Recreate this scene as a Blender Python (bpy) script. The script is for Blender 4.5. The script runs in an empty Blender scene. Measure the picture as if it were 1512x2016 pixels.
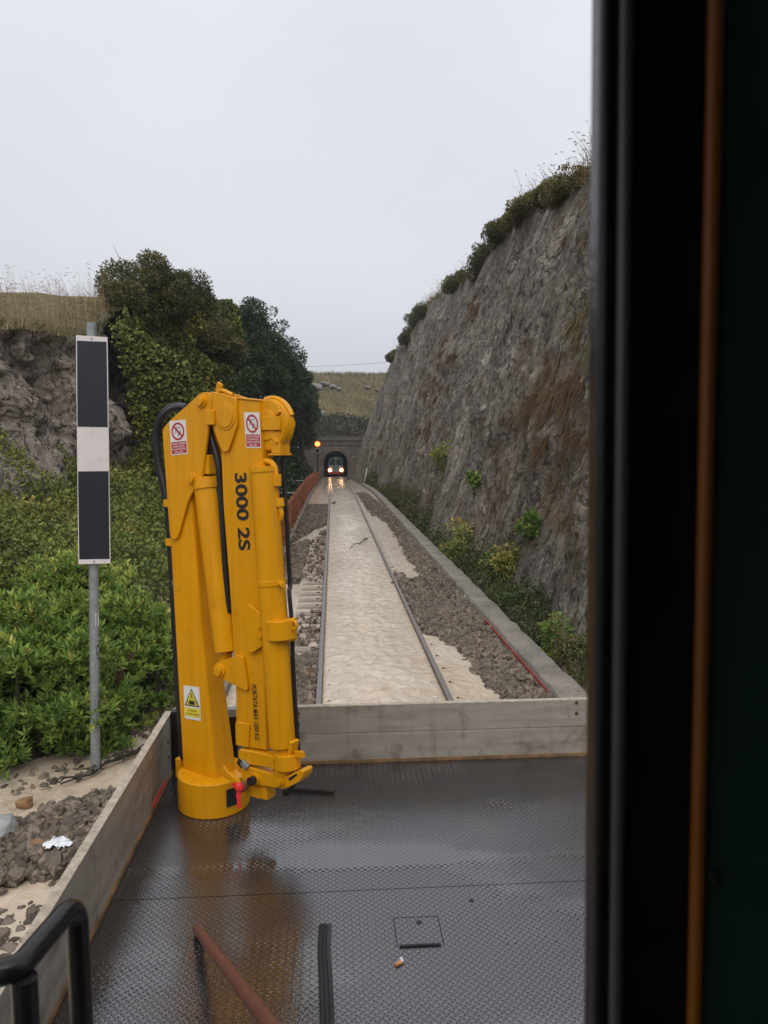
import bpy, math, random
import numpy as np
from mathutils import Vector, Matrix, noise
random.seed(7)
rng = np.random.default_rng(7)
R = math.radians
S = bpy.context.scene
COL = S.collection

# ------------------------------------------------------------------ camera
FPX, CX, CY = 1500.0, 756.0, 1008.0
ROLL = R(0.2)
CAM = Vector((0, 0, 2.9))
_vx, _vy = (654 - CX) / FPX, -(877 - CY) / FPX
_c, _s = math.cos(-ROLL), math.sin(-ROLL)
_vx, _vy = _c * _vx - _s * _vy, _s * _vx + _c * _vy
_pit = math.atan(_vy)
_yaw = math.atan(-_vx * math.cos(_pit))
ROT = Matrix.Rotation(-_yaw, 3, 'Z') @ Matrix.Rotation(R(90) - _pit, 3, 'X') @ Matrix.Rotation(-ROLL, 3, 'Z')
cd = bpy.data.cameras.new('camera')
cam = bpy.data.objects.new('camera', cd)
COL.objects.link(cam)
cam.matrix_world = Matrix.Translation(CAM) @ ROT.to_4x4()
cd.sensor_fit = 'VERTICAL'
cd.sensor_height = 36.0
cd.sensor_width = 27.0
cd.lens = 36.0 * FPX / 2016.0
cd.clip_start = 0.02
cd.clip_end = 3000
cd.dof.use_dof = True
cd.dof.focus_distance = 7.0
cd.dof.aperture_fstop = cd.lens / 3.4
S.camera = cam

def ray(px, py):
    d = ROT @ Vector(((px - CX) / FPX, -(py - CY) / FPX, -1.0))
    return d
def at(px, py, Y):
    d = ray(px, py)
    return CAM + d * (Y / d.y)
def atz(px, py, z):
    d = ray(px, py)
    return CAM + d * ((z - CAM.z) / d.z)
RT = np.array(ROT)
def proj(P):
    q = (np.asarray(P, float) - np.array(CAM)) @ RT
    return np.stack([CX + FPX * q[:, 0] / -q[:, 2], CY - FPX * q[:, 1] / -q[:, 2]], 1)

# ------------------------------------------------------------------ world, sun, exposure
S.view_settings.view_transform = 'Standard'
S.view_settings.look = 'None'
S.view_settings.exposure = 0.17
S.view_settings.gamma = 1.0
w = bpy.data.worlds.new('World')
S.world = w
w.use_nodes = True
nt = w.node_tree
nt.nodes.clear()
def wn(t): return nt.nodes.new(t)
out = wn('ShaderNodeOutputWorld')
sky = wn('ShaderNodeTexSky'); sky.sky_type = 'NISHITA'; sky.sun_disc = False
sky.sun_elevation = R(52); sky.sun_rotation = R(180 + 5); sky.air_density = 1.5; sky.dust_density = 4
hs = wn('ShaderNodeHueSaturation'); hs.inputs['Saturation'].default_value = 0.25
b1 = wn('ShaderNodeBackground'); b1.inputs['Strength'].default_value = 0.012
tc = wn('ShaderNodeTexCoord')
mp = wn('ShaderNodeMapping'); mp.inputs['Scale'].default_value = (1.0, 1.0, 2.2)
nz = wn('ShaderNodeTexNoise'); nz.inputs['Scale'].default_value = 1.5; nz.inputs['Detail'].default_value = 5
cr_ = wn('ShaderNodeValToRGB')
cr_.color_ramp.elements[0].position = 0.3; cr_.color_ramp.elements[0].color = (0.585, 0.60, 0.65, 1)
cr_.color_ramp.elements[1].position = 0.72; cr_.color_ramp.elements[1].color = (0.685, 0.70, 0.755, 1)
sx = wn('ShaderNodeSeparateXYZ')
rm = wn('ShaderNodeMapRange'); rm.inputs['From Min'].default_value = 0.0; rm.inputs['From Max'].default_value = 0.55
rm.inputs['To Min'].default_value = 0.90; rm.inputs['To Max'].default_value = 1.12
mul = wn('ShaderNodeVectorMath'); mul.operation = 'SCALE'
b2 = wn('ShaderNodeBackground'); b2.inputs['Strength'].default_value = 0.985
add = wn('ShaderNodeAddShader')
L = nt.links.new
L(sky.outputs[0], hs.inputs['Color']); L(hs.outputs[0], b1.inputs['Color'])
L(tc.outputs['Generated'], mp.inputs['Vector']); L(mp.outputs[0], nz.inputs['Vector'])
L(nz.outputs['Fac'], cr_.inputs['Fac']); L(tc.outputs['Generated'], sx.inputs[0])
L(sx.outputs['Z'], rm.inputs['Value']); L(cr_.outputs['Color'], mul.inputs[0]); L(rm.outputs[0], mul.inputs['Scale'])
L(mul.outputs[0], b2.inputs['Color']); L(b1.outputs[0], add.inputs[0]); L(b2.outputs[0], add.inputs[1])
L(add.outputs[0], out.inputs['Surface'])
ld = bpy.data.lights.new('sun', 'SUN')
ld.energy = 1.5; ld.angle = R(60); ld.color = (1, 0.97, 0.93)
sun = bpy.data.objects.new('sun', ld); COL.objects.link(sun)
sun.rotation_euler = (R(38), 0, R(-5))

# ------------------------------------------------------------------ helpers
def tag(o, label, cat=None, group=None, kind=None):
    o['label'] = label
    if cat: o['category'] = cat
    if group: o['group'] = group
    if kind: o['kind'] = kind
    return o
def thing(name, loc, label, cat, group=None, rz=0.0):
    o = bpy.data.objects.new(name, None)
    o.empty_display_size = 0.2
    COL.objects.link(o)
    o.location = loc; o.rotation_euler = (0, 0, rz)
    return tag(o, label, cat, group)
def finish(me, name, mat, parent, origin):
    o = bpy.data.objects.new(name, me)
    COL.objects.link(o)
    if mat: me.materials.append(mat)
    if parent: o.parent = parent
    if origin is not None and parent is None: o.location = origin
    return o
def npmesh(name, V, F, mat, parent=None, origin=None, attrs=None, smooth=False):
    """V (n,3), F (m,k) -> one mesh object; V in world space, origin subtracted"""
    V = np.asarray(V, np.float32)
    if origin is not None: V = V - np.array(origin, np.float32)
    F = np.asarray(F, np.int32)
    me = bpy.data.meshes.new(name)
    m, k = F.shape
    me.vertices.add(len(V)); me.vertices.foreach_set('co', V.ravel())
    me.loops.add(m * k); me.loops.foreach_set('vertex_index', F.ravel())
    me.polygons.add(m)
    me.polygons.foreach_set('loop_start', np.arange(0, m * k, k, dtype=np.int32))
    me.polygons.foreach_set('use_smooth', np.full(m, smooth))
    for kx, a in (attrs or {}).items():
        at_ = me.attributes.new(kx, 'FLOAT', 'FACE')
        at_.data.foreach_set('value', np.asarray(a, np.float32))
    me.update(calc_edges=True)
    return finish(me, name, mat, parent, origin)

class MB:
    def __init__(s): s.V = []; s.F = []
    def add(s, V, F):
        n = len(s.V); s.V += [tuple(v) for v in V]; s.F += [tuple(i + n for i in f) for f in F]; return s
    def box(s, lo, hi):
        x0, y0, z0 = lo; x1, y1, z1 = hi
        return s.add([(x0,y0,z0),(x1,y0,z0),(x1,y1,z0),(x0,y1,z0),(x0,y0,z1),(x1,y0,z1),(x1,y1,z1),(x0,y1,z1)],
                     [(3,2,1,0),(4,5,6,7),(0,1,5,4),(1,2,6,5),(2,3,7,6),(3,0,4,7)])
    def bar(s, p0, p1, wd, ht, up=(0,0,1)):
        p0 = Vector(p0); p1 = Vector(p1); d = (p1 - p0).normalized()
        sd = d.cross(Vector(up))
        if sd.length < 1e-4: sd = d.cross(Vector((0,1,0)))
        sd.normalize(); u = sd.cross(d)
        V = []
        for p in (p0, p1):
            for a, b in ((-1,-1),(1,-1),(1,1),(-1,1)): V.append(p + sd*a*wd/2 + u*b*ht/2)
        return s.add(V, [(0,1,2,3),(7,6,5,4),(0,4,5,1),(1,5,6,2),(2,6,7,3),(3,7,4,0)])
    def prism(s, pts, y0, y1):
        """outline in (x,z) extruded along y"""
        n = len(pts)
        ar = sum(pts[i][0]*pts[(i+1)%n][1]-pts[(i+1)%n][0]*pts[i][1] for i in range(n))
        if ar < 0: pts = pts[::-1]
        V = [(p[0], y0, p[1]) for p in pts] + [(p[0], y1, p[1]) for p in pts]
        F = [tuple(range(n)), tuple(range(2*n-1, n-1, -1))]
        F += [(i, n+i, n+(i+1)%n, (i+1)%n) for i in range(n)]
        return s.add(V, F)
    def cyl(s, p0, p1, r0, r1=None, seg=20, cap=True):
        r1 = r0 if r1 is None else r1
        return s.tube([p0, p1], [r0, r1], seg, cap)
    def tube(s, pts, r, seg=10, cap=True):
        pts = [Vector(p) for p in pts]; n = len(pts)
        rs = r if isinstance(r, (list, tuple)) else [r]*n
        T = [(pts[min(i+1,n-1)] - pts[max(i-1,0)]).normalized() for i in range(n)]
        u = T[0].orthogonal().normalized(); V = []
        for i in range(n):
            u = (u - T[i]*u.dot(T[i]));
            u = u.normalized() if u.length > 1e-6 else T[i].orthogonal().normalized()
            v = T[i].cross(u)
            for k in range(seg):
                a = 2*math.pi*k/seg
                V.append(pts[i] + (u*math.cos(a) + v*math.sin(a))*rs[i])
        F = []
        for i in range(n-1):
            for k in range(seg):
                k2 = (k+1) % seg
                F.append((i*seg+k, i*seg+k2, (i+1)*seg+k2, (i+1)*seg+k))
        if cap: F += [tuple(range(seg-1,-1,-1)), tuple((n-1)*seg+k for k in range(seg))]
        return s.add(V, F)
    def sphere(s, c, r, seg=14, rings=8):
        c = Vector(c); rx, ry, rz = (r if isinstance(r, (tuple, list)) else (r,r,r))
        V = [c + Vector((0,0,-rz))]
        for i in range(1, rings):
            a = -math.pi/2 + math.pi*i/rings
            for k in range(seg):
                b = 2*math.pi*k/seg
                V.append(c + Vector((rx*math.cos(a)*math.cos(b), ry*math.cos(a)*math.sin(b), rz*math.sin(a))))
        V.append(c + Vector((0,0,rz)))
        F = []
        for k in range(seg):
            k2 = (k+1)%seg
            F.append((0, 1+k2, 1+k))
            for i in range(rings-2):
                F.append((1+i*seg+k, 1+i*seg+k2, 1+(i+1)*seg+k2, 1+(i+1)*seg+k))
            F.append((1+(rings-2)*seg+k, 1+(rings-2)*seg+k2, len(V)-1))
        return s.add(V, F)
    def build(s, name, mat, parent=None, origin=None, smooth=40, bevel=0):
        me = bpy.data.meshes.new(name)
        o3 = Vector(origin) if origin is not None else Vector((0,0,0))
        me.from_pydata([Vector(v) - o3 for v in s.V], [], s.F)
        me.update()
        if smooth:
            me.polygons.foreach_set('use_smooth', [True]*len(me.polygons))
            me.set_sharp_from_angle(angle=R(smooth))
        o = finish(me, name, mat, parent, origin)
        if bevel:
            b = o.modifiers.new('bevel', 'BEVEL'); b.width = bevel; b.segments = 2; b.limit_method = 'ANGLE'; b.angle_limit = R(40)
            b.harden_normals = True
        return o
def curve(pts, n=8):
    """Catmull-Rom through pts"""
    P = [Vector(p) for p in pts]; P = [P[0]*2-P[1]] + P + [P[-1]*2-P[-2]]
    o = []
    for i in range(1, len(P)-2):
        for k in range(n):
            t = k/n; a,b,c,d = P[i-1],P[i],P[i+1],P[i+2]
            o.append(0.5*((2*b)+(c-a)*t+(2*a-5*b+4*c-d)*t*t+(3*b-a-3*c+d)*t**3))
    o.append(P[-2]); return o
def fbm(x, y, z=0.0, o=4):
    return noise.fractal(Vector((x, y, z)), 1.0, 2.0, o)
def lerp_tab(t, x):
    return float(np.interp(x, [a for a, b in t], [b for a, b in t]))

# ------------------------------------------------------------------ materials
class NM:
    def __init__(s, name):
        s.m = bpy.data.materials.new(name); s.m.use_nodes = True
        s.t = s.m.node_tree; s.b = s.t.nodes['Principled BSDF']; s.l = s.t.links.new
    def n(s, t, **kw):
        x = s.t.nodes.new(t)
        for k, v in kw.items():
            if hasattr(x, k) and k not in x.inputs.keys(): setattr(x, k, v)
            else: x.inputs[k].default_value = v
        return x
    def math(s, op, a, b=None, c=None):
        x = s.t.nodes.new('ShaderNodeMath'); x.operation = op
        for i, v in enumerate((a, b, c)):
            if v is None: continue
            if isinstance(v, (int, float)): x.inputs[i].default_value = v
            else: s.l(v, x.inputs[i])
        return x.outputs[0]
    def coord(s, scale=(1,1,1), kind='Object'):
        t = s.n('ShaderNodeTexCoord'); m = s.n('ShaderNodeMapping'); m.inputs['Scale'].default_value = scale
        s.l(t.outputs[kind], m.inputs['Vector']); return m.outputs[0]
    def noise(s, vec, scale, detail=4, rough=0.55, dist=0.0):
        x = s.n('ShaderNodeTexNoise'); x.inputs['Scale'].default_value = scale; x.inputs['Detail'].default_value = detail
        x.inputs['Roughness'].default_value = rough; x.inputs['Distortion'].default_value = dist
        s.l(vec, x.inputs['Vector']); return x.outputs['Fac']
    def ramp(s, fac, stops):
        x = s.n('ShaderNodeValToRGB'); e = x.color_ramp.elements
        while len(e) < len(stops): e.new(0.5)
        for i, (p, c) in enumerate(stops):
            e[i].position = p; e[i].color = (*c, 1) if not isinstance(c, (int, float)) else (c, c, c, 1)
        s.l(fac, x.inputs['Fac']); return x.outputs['Color']
    def mix(s, fac, a, b):
        x = s.n('ShaderNodeMix'); x.data_type = 'RGBA'
        for sock, v in ((x.inputs[0], fac), (x.inputs[6], a), (x.inputs[7], b)):
            if isinstance(v, (int, float)): sock.default_value = v
            elif isinstance(v, tuple): sock.default_value = (*v, 1)
            else: s.l(v, sock)
        return x.outputs[2]
    def bump(s, h, strength=0.5, dist=0.02):
        x = s.n('ShaderNodeBump'); x.inputs['Strength'].default_value = strength; x.inputs['Distance'].default_value = dist
        s.l(h, x.inputs['Height']); s.l(x.outputs[0], s.b.inputs['Normal']); return x
    def set(s, **kw):
        for k, v in kw.items():
            k = k.replace('_', ' ')
            if isinstance(v, tuple) and len(v) == 3: v = (*v, 1)
            if hasattr(v, 'node'): s.l(v, s.b.inputs[k])
            else: s.b.inputs[k].default_value = v
        return s
def basic(name, col, rough=0.5, metal=0.0, var=0.15, scale=6.0, bump=0.0, bscale=60, dirt=None, coat=0.0, spec=0.5):
    m = NM(name); v = m.coord()
    f = m.noise(v, scale, 5)
    lo = tuple(c*(1-var) for c in col); hi = tuple(min(1, c*(1+var)) for c in col)
    c = m.ramp(f, [(0.3, lo), (0.7, hi)])
    if dirt:
        d = m.ramp(m.noise(v, scale*2.7, 8, 0.7), [(0.55, 0.0), (0.75, 1.0)])
        c = m.mix(d, c, dirt)
    m.set(Base_Color=c, Roughness=rough, Metallic=metal, Specular_IOR_Level=spec)
    if coat: m.set(Coat_Weight=coat, Coat_Roughness=0.12)
    if bump: m.bump(m.noise(v, bscale, 4), bump, 0.01)
    return m.m
def leafmat(name, stops, rough=0.55, spec=0.3):
    m = NM(name)
    a = m.n('ShaderNodeAttribute', attribute_name='tint')
    c = m.ramp(a.outputs['Fac'], stops)
    m.set(Base_Color=c, Roughness=rough, Specular_IOR_Level=spec)
    return m.m
def emit(name, col, st):
    m = NM(name); m.set(Base_Color=(0,0,0), Emission_Color=col, Emission_Strength=st); return m.m

M = {}
# yellow crane paint with rain wet gloss and small chips
def yellow():
    m = NM('yellow_paint'); v = m.coord()
    f = m.noise(v, 3.0, 4)
    c = m.ramp(f, [(0.3, (0.66, 0.285, 0.002)), (0.7, (0.72, 0.315, 0.003))])
    ch = m.ramp(m.noise(v, 55, 3, 0.6), [(0.735, 0.0), (0.755, 1.0)])
    c = m.mix(ch, c, (0.03, 0.012, 0.006))
    dr = m.ramp(m.noise(m.coord((9, 9, 0.6)), 3, 5), [(0.48, 0.0), (0.78, 0.40)])
    c = m.mix(dr, c, (0.36, 0.15, 0.008))
    gs = m.ramp(m.noise(v, 5.5, 8, 0.75), [(0.60, 0.0), (0.78, 0.55)])
    c = m.mix(gs, c, (0.20, 0.085, 0.012))
    m.set(Base_Color=c, Roughness=m.ramp(m.noise(v, 12, 4), [(0.3, 0.24), (0.7, 0.42)]), Specular_IOR_Level=0.32)
    m.bump(m.noise(v, 25, 4), 0.06, 0.01); return m.m
M['yellow'] = yellow()
M['black_rubber'] = basic('black_rubber', (0.012,0.012,0.013), 0.42, var=0.3, bump=0.1)
M['black_paint'] = basic('black_paint', (0.012,0.011,0.012), 0.3, var=0.3, scale=20, bump=0.12, bscale=90)
M['sticker_white'] = basic('sticker_white', (0.72,0.70,0.67), 0.4, var=0.05)
M['sticker_red'] = basic('sticker_red', (0.42,0.02,0.03), 0.4, var=0.08)
M['sticker_yellow'] = basic('sticker_yellow', (0.75,0.62,0.04), 0.4, var=0.05)
M['print_black'] = basic('print_black', (0.012,0.012,0.014), 0.5, var=0.1)
M['red_tape'] = basic('red_tape', (0.75,0.03,0.03), 0.45)
M['rust_bolt'] = basic('rust_bolt', (0.09,0.035,0.018), 0.8, var=0.4, scale=60)
M['steel_grey'] = basic('galvanised_steel', (0.27,0.29,0.29), 0.5, 0.3, var=0.18, scale=14, dirt=(0.16,0.155,0.14))
M['dark_steel'] = basic('dark_steel', (0.03,0.027,0.026), 0.55, 0.3, var=0.3, scale=20)

def deckmat():
    m = NM('wet_checker_plate'); t = m.n('ShaderNodeTexCoord'); sp = m.n('ShaderNodeSeparateXYZ')
    m.l(t.outputs['Object'], sp.inputs[0])
    s_ = 0.0205
    u = m.math('DIVIDE', m.math('ADD', sp.outputs['X'], sp.outputs['Y']), s_*1.414); v = m.math('DIVIDE', m.math('SUBTRACT', sp.outputs['X'], sp.outputs['Y']), s_*1.414)
    par = m.math('MODULO', m.math('ADD', m.math('ADD', m.math('FLOOR', u), m.math('FLOOR', v)), 10000.0), 2.0)
    fu = m.math('SUBTRACT', m.math('FRACT', u), 0.5); fv = m.math('SUBTRACT', m.math('FRACT', v), 0.5)
    npar = m.math('SUBTRACT', 1.0, par)
    a = m.math('ADD', m.math('MULTIPLY', fu, par), m.math('MULTIPLY', fv, npar)); b = m.math('ADD', m.math('MULTIPLY', fv, par), m.math('MULTIPLY', fu, npar))
    d = m.math('SUBTRACT', 1.0, m.math('ADD', m.math('POWER', m.math('DIVIDE', a, 0.50), 2.0), m.math('POWER', m.math('DIVIDE', b, 0.23), 2.0)))
    h = m.n('ShaderNodeClamp'); m.l(m.math('MULTIPLY', d, 1.6), h.inputs['Value'])
    ob = m.coord()
    # puddles: large soft noise plus one shallow pool along the plate joint
    pn = m.noise(m.coord((1.0, 1.6, 1)), 1.35, 3, 0.5)
    q = m.math('SUBTRACT', 1.0, m.math('ADD', m.math('POWER', m.math('DIVIDE', m.math('SUBTRACT', sp.outputs['X'], -0.42), 0.5), 2.0),
                                       m.math('POWER', m.math('DIVIDE', m.math('SUBTRACT', sp.outputs['Y'], 0.93), 0.15), 2.0)))
    qc = m.n('ShaderNodeClamp'); m.l(q, qc.inputs['Value'])
    jn = m.math('SUBTRACT', 1.0, m.math('DIVIDE', m.math('ABSOLUTE', m.math('SUBTRACT', sp.outputs['Y'], 0.87)), 0.07))
    jc = m.n('ShaderNodeClamp'); m.l(jn, jc.inputs['Value'])
    tot = m.math('ADD', m.math('ADD', pn, m.math('MULTIPLY', qc.outputs[0], 0.35)), m.math('MULTIPLY', jc.outputs[0], 0.16))
    en = m.math('MULTIPLY', m.math('SUBTRACT', m.noise(ob, 9, 5, 0.6), 0.5), 0.22)
    tot = m.math('ADD', tot, en)
    pm = m.ramp(tot, [(0.50, 0.0), (0.70, 1.0)])
    pmv = m.n('ShaderNodeSeparateColor'); m.l(pm, pmv.inputs[0])
    inv = m.math('SUBTRACT', 1.0, m.math('MULTIPLY', pmv.outputs[0], 0.93))
    hh = m.math('MULTIPLY', h.outputs[0], inv)
    fine = m.math('MULTIPLY', m.noise(ob, 130, 3), 0.10)
    hh2 = m.math('ADD', hh, m.math('MULTIPLY', fine, inv))
    rust = m.ramp(m.noise(ob, 2.6, 6, 0.65), [(0.46, (0.018, 0.019, 0.024)), (0.72, (0.036, 0.026, 0.019))])
    c = m.mix(m.math('MULTIPLY', pmv.outputs[0], 0.5), rust, (0.04, 0.035, 0.03))
    rg = m.math('ADD', 0.04, m.math('MULTIPLY', inv, 0.13))
    m.set(Base_Color=c, Roughness=rg, Specular_IOR_Level=1.0)
    m.set(IOR=1.85)
    m.bump(hh2, 1.0, 0.0085)
    return m.m
M['deck'] = deckmat()
def boardmat():
    m = NM('weathered_sideboard'); v = m.coord((1,1,1)); vs = m.coord((1.2,1.2,9))
    f = m.noise(vs, 2.2, 7, 0.6)
    c = m.ramp(f, [(0.25, (0.215,0.19,0.16)), (0.5, (0.30,0.27,0.23)), (0.75, (0.38,0.345,0.295))])
    d = m.ramp(m.noise(v, 7, 9, 0.72), [(0.53, 0.0), (0.68, 0.75)])
    c = m.mix(d, c, (0.10,0.078,0.055))
    st = m.ramp(m.noise(m.coord((14,14,1.2)), 1.6, 5), [(0.55, 0.0), (0.8, 0.5)])
    c = m.mix(st, c, (0.14,0.11,0.08))
    m.set(Base_Color=c, Roughness=0.5, Specular_IOR_Level=0.4); m.bump(m.noise(v, 40, 6), 0.15, 0.01); return m.m
M['board'] = boardmat()
M['board_edge'] = basic('raw_board_edge', (0.42,0.36,0.28), 0.7, var=0.3, scale=25, bump=0.3, dirt=(0.16,0.11,0.07))
M['wet_wood'] = basic('wet_wood', (0.035,0.027,0.021), 0.5, var=0.4, scale=20, bump=0.3)
M['rusty_rod'] = basic('rusty_rod', (0.16,0.055,0.033), 0.5, var=0.25, scale=30, bump=0.1)
M['rust'] = basic('rust', (0.155,0.062,0.034), 0.75, var=0.5, scale=3, bump=0.2, dirt=(0.26,0.11,0.055))
M['paper_white'] = basic('white_plastic', (0.75,0.77,0.80), 0.5, var=0.05)
M['sign_white'] = basic('sign_white', (0.66,0.60,0.585), 0.45, var=0.06, scale=2.2, dirt=(0.52,0.46,0.43))
M['sign_black'] = basic('sign_black', (0.010,0.012,0.020), 0.40, var=0.25, scale=4, dirt=(0.020,0.021,0.028), bump=0.03, bscale=8)

def rockmat(name, palette, streak, grass_c=None, sc=1.0, bd=0.16):
    m = NM(name)
    v = m.coord(); vs = m.coord(streak)
    f = m.noise(v, 0.5*sc, 6, 0.6, 0.4); g = m.noise(vs, 2.6*sc, 9, 0.72, 0.5); k = m.noise(v, 9*sc, 8, 0.75)
    g2 = m.noise(vs, 7.0*sc, 6, 0.7, 0.8)
    mixv = m.math('ADD', m.math('MULTIPLY', f, 0.24), m.math('ADD', m.math('MULTIPLY', g, 0.28), m.math('ADD', m.math('MULTIPLY', k, 0.26), m.math('MULTIPLY', g2, 0.22))))
    c = m.ramp(mixv, palette)
    ck = m.ramp(m.math('ABSOLUTE', m.math('SUBTRACT', m.noise(vs, 1.3*sc, 7, 0.65, 1.2), 0.5)), [(0.0, 1.0), (0.022, 0.0)])
    c = m.mix(m.math('MULTIPLY', m.n('ShaderNodeSeparateColor').outputs[0], 1.0) if False else ck, c, tuple(x*0.55 for x in palette[0][1]))
    if grass_c:
        gm = m.ramp(m.noise(m.coord((1,0.55,0.22)), 0.8*sc, 8, 0.7, 0.8), [(0.53, 0.0), (0.68, 0.75)])
        c = m.mix(gm, c, grass_c)
        gr = m.ramp(m.noise(m.coord((1,0.4,0.3)), 0.55*sc, 8, 0.7, 0.8), [(0.58, 0.0), (0.72, 0.6)])
        c = m.mix(gr, c, (0.075,0.08,0.045))
    ckv = m.n('ShaderNodeSeparateColor'); m.l(ck, ckv.inputs[0])
    h = m.math('ADD', m.math('MULTIPLY', g, 0.9), m.math('ADD', m.math('MULTIPLY', k, 0.8), m.math('MULTIPLY', g2, 0.8)))
    h = m.math('SUBTRACT', h, m.math('MULTIPLY', ckv.outputs[0], 0.35))
    m.set(Base_Color=c, Roughness=0.72, Specular_IOR_Level=0.35)
    m.bump(h, 1.0, bd); return m.m
M['rock_right'] = rockmat('grey_cutting_rock', [(0.40, (0.055,0.045,0.036)), (0.47, (0.186,0.157,0.127)), (0.53, (0.331,0.290,0.239)), (0.60, (0.689,0.632,0.537))], (0.7, 1.6, 0.5), (0.235,0.172,0.092))
M['rock_left'] = rockmat('dark_cutting_rock', [(0.40, (0.093,0.074,0.059)), (0.47, (0.310,0.255,0.210)), (0.54, (0.527,0.444,0.366)), (0.61, (0.930,0.814,0.690))], (1, 1.0, 0.7), (0.264,0.178,0.110))
M['earth'] = basic('earth', (0.075,0.06,0.036), 0.9, var=0.5, scale=3, bump=0.6, bscale=12)
def hillmat():
    m = NM('grassy_hill'); v = m.coord()
    f = m.noise(v, 0.25, 8, 0.65); g = m.noise(m.coord((1,1,3)), 1.4, 6, 0.7)
    x = m.math('ADD', m.math('MULTIPLY', f, 0.5), m.math('MULTIPLY', g, 0.5))
    c = m.ramp(x, [(0.36, (0.08,0.08,0.04)), (0.5, (0.17,0.14,0.075)), (0.66, (0.27,0.215,0.12))])
    m.set(Base_Color=c, Roughness=0.9, Specular_IOR_Level=0.1); m.bump(g, 1.0, 0.4); return m.m
M['hill'] = hillmat()
def concrete(name, col, dark):
    m = NM(name); v = m.coord()
    f = m.noise(v, 2.0, 8, 0.7); g = m.noise(v, 30, 6, 0.7)
    c = m.ramp(m.math('ADD', m.math('MULTIPLY', f, 0.55), m.math('MULTIPLY', g, 0.45)), [(0.36, dark), (0.52, col), (0.68, tuple(min(1,x*1.5) for x in col))])
    m.set(Base_Color=c, Roughness=0.75, Specular_IOR_Level=0.3); m.bump(g, 0.7, 0.03); return m.m
M['concrete'] = concrete('rough_concrete', (0.26,0.232,0.20), (0.12,0.10,0.083))
M['sleeper'] = concrete('sleeper_concrete', (0.36,0.31,0.26), (0.17,0.14,0.11))
def watermat():
    m = NM('muddy_water')
    f = m.noise(m.coord((1.0, 0.42, 1)), 0.7, 5, 0.55, 0.6)
    rl = m.noise(m.coord((1, 0.75, 1)), 5.0, 6, 0.58, 1.8)
    c = m.ramp(m.math('ADD', m.math('MULTIPLY', f, 0.5), m.math('MULTIPLY', rl, 0.5)), [(0.33, (0.445,0.346,0.245)), (0.48, (0.564,0.460,0.343)), (0.60, (0.643,0.544,0.430)), (0.68, (0.792,0.733,0.645))])  # dark ripple sides and bright crests painted into the colour; palest is foam
    m.set(Base_Color=c, Roughness=0.07, IOR=1.33, Specular_IOR_Level=0.6)
    fine = m.noise(m.coord((1, 0.8, 1)), 17, 4, 0.6, 1.0)
    m.bump(m.math('ADD', m.math('MULTIPLY', rl, 0.8), m.math('MULTIPLY', fine, 0.18)), 0.6, 0.05); return m.m
M['water'] = watermat()
def stonemat():
    m = NM('ballast_stone'); a = m.n('ShaderNodeAttribute', attribute_name='tint'); v = m.coord()
    c = m.ramp(a.outputs['Fac'], [(0.0, (0.064,0.049,0.036)), (0.45, (0.143,0.111,0.083)), (0.8, (0.223,0.176,0.133)), (0.93, (0.233,0.145,0.086)), (1.0, (0.382,0.320,0.252))])
    m.set(Base_Color=c, Roughness=0.55, Specular_IOR_Level=0.4); m.bump(m.noise(v, 60, 4), 0.3, 0.01); return m.m
M['stone'] = stonemat()
M['bed'] = basic('ballast_bed', (0.065,0.055,0.047), 0.8, var=0.5, scale=14, bump=1.0, bscale=22)
def railmat():
    m = NM('rail_steel'); v = m.coord((1,0.2,1)); g = m.n('ShaderNodeNewGeometry'); sp = m.n('ShaderNodeSeparateXYZ')
    m.l(g.outputs['Normal'], sp.inputs[0])
    k = m.ramp(sp.outputs['Z'], [(0.7, 0.0), (0.95, 1.0)])
    c = m.mix(k, m.ramp(m.noise(v, 6, 5), [(0.3, (0.045,0.028,0.02)), (0.7, (0.10,0.065,0.045))]), (0.22,0.195,0.18))
    m.set(Base_Color=c, Roughness=0.42, Metallic=0.35); return m.m
M['rail'] = railmat()
def brickmat():
    m = NM('portal_masonry'); t = m.coord((1,1,1)); b = m.n('ShaderNodeTexBrick')
    rt = m.n('ShaderNodeMapping'); rt.inputs['Rotation'].default_value = (R(-90),0,0); m.l(t, rt.inputs['Vector']); m.l(rt.outputs[0], b.inputs['Vector'])
    b.inputs['Color1'].default_value = (0.25,0.19,0.145,1); b.inputs['Color2'].default_value = (0.10,0.086,0.074,1); b.inputs['Mortar'].default_value = (0.035,0.03,0.026,1)
    b.inputs['Scale'].default_value = 1.0; b.inputs['Brick Width'].default_value = 0.75; b.inputs['Row Height'].default_value = 0.4; b.inputs['Mortar Size'].default_value = 0.035
    d = m.ramp(m.noise(m.coord((1,1,0.4)), 0.9, 6), [(0.4, 0.0), (0.7, 0.8)])
    m.set(Base_Color=m.mix(d, b.outputs['Color'], (0.09,0.078,0.062)), Roughness=0.85); m.bump(b.outputs['Fac'], -0.5, 0.05); return m.m
M['masonry'] = brickmat()
M['soot'] = basic('sooty_lining', (0.075,0.05,0.05), 0.9, var=0.4, scale=1.5)
M['coping'] = concrete('dark_coping', (0.12,0.105,0.09), (0.05,0.045,0.038))
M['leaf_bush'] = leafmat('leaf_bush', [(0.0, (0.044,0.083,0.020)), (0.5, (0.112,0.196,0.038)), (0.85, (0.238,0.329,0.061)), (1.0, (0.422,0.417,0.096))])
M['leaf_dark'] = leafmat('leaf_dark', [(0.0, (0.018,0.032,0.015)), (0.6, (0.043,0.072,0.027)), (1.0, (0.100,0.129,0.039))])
M['leaf_shrub'] = leafmat('leaf_shrub', [(0.0, (0.046,0.051,0.019)), (0.6, (0.095,0.096,0.030)), (1.0, (0.182,0.139,0.041))])
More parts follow.
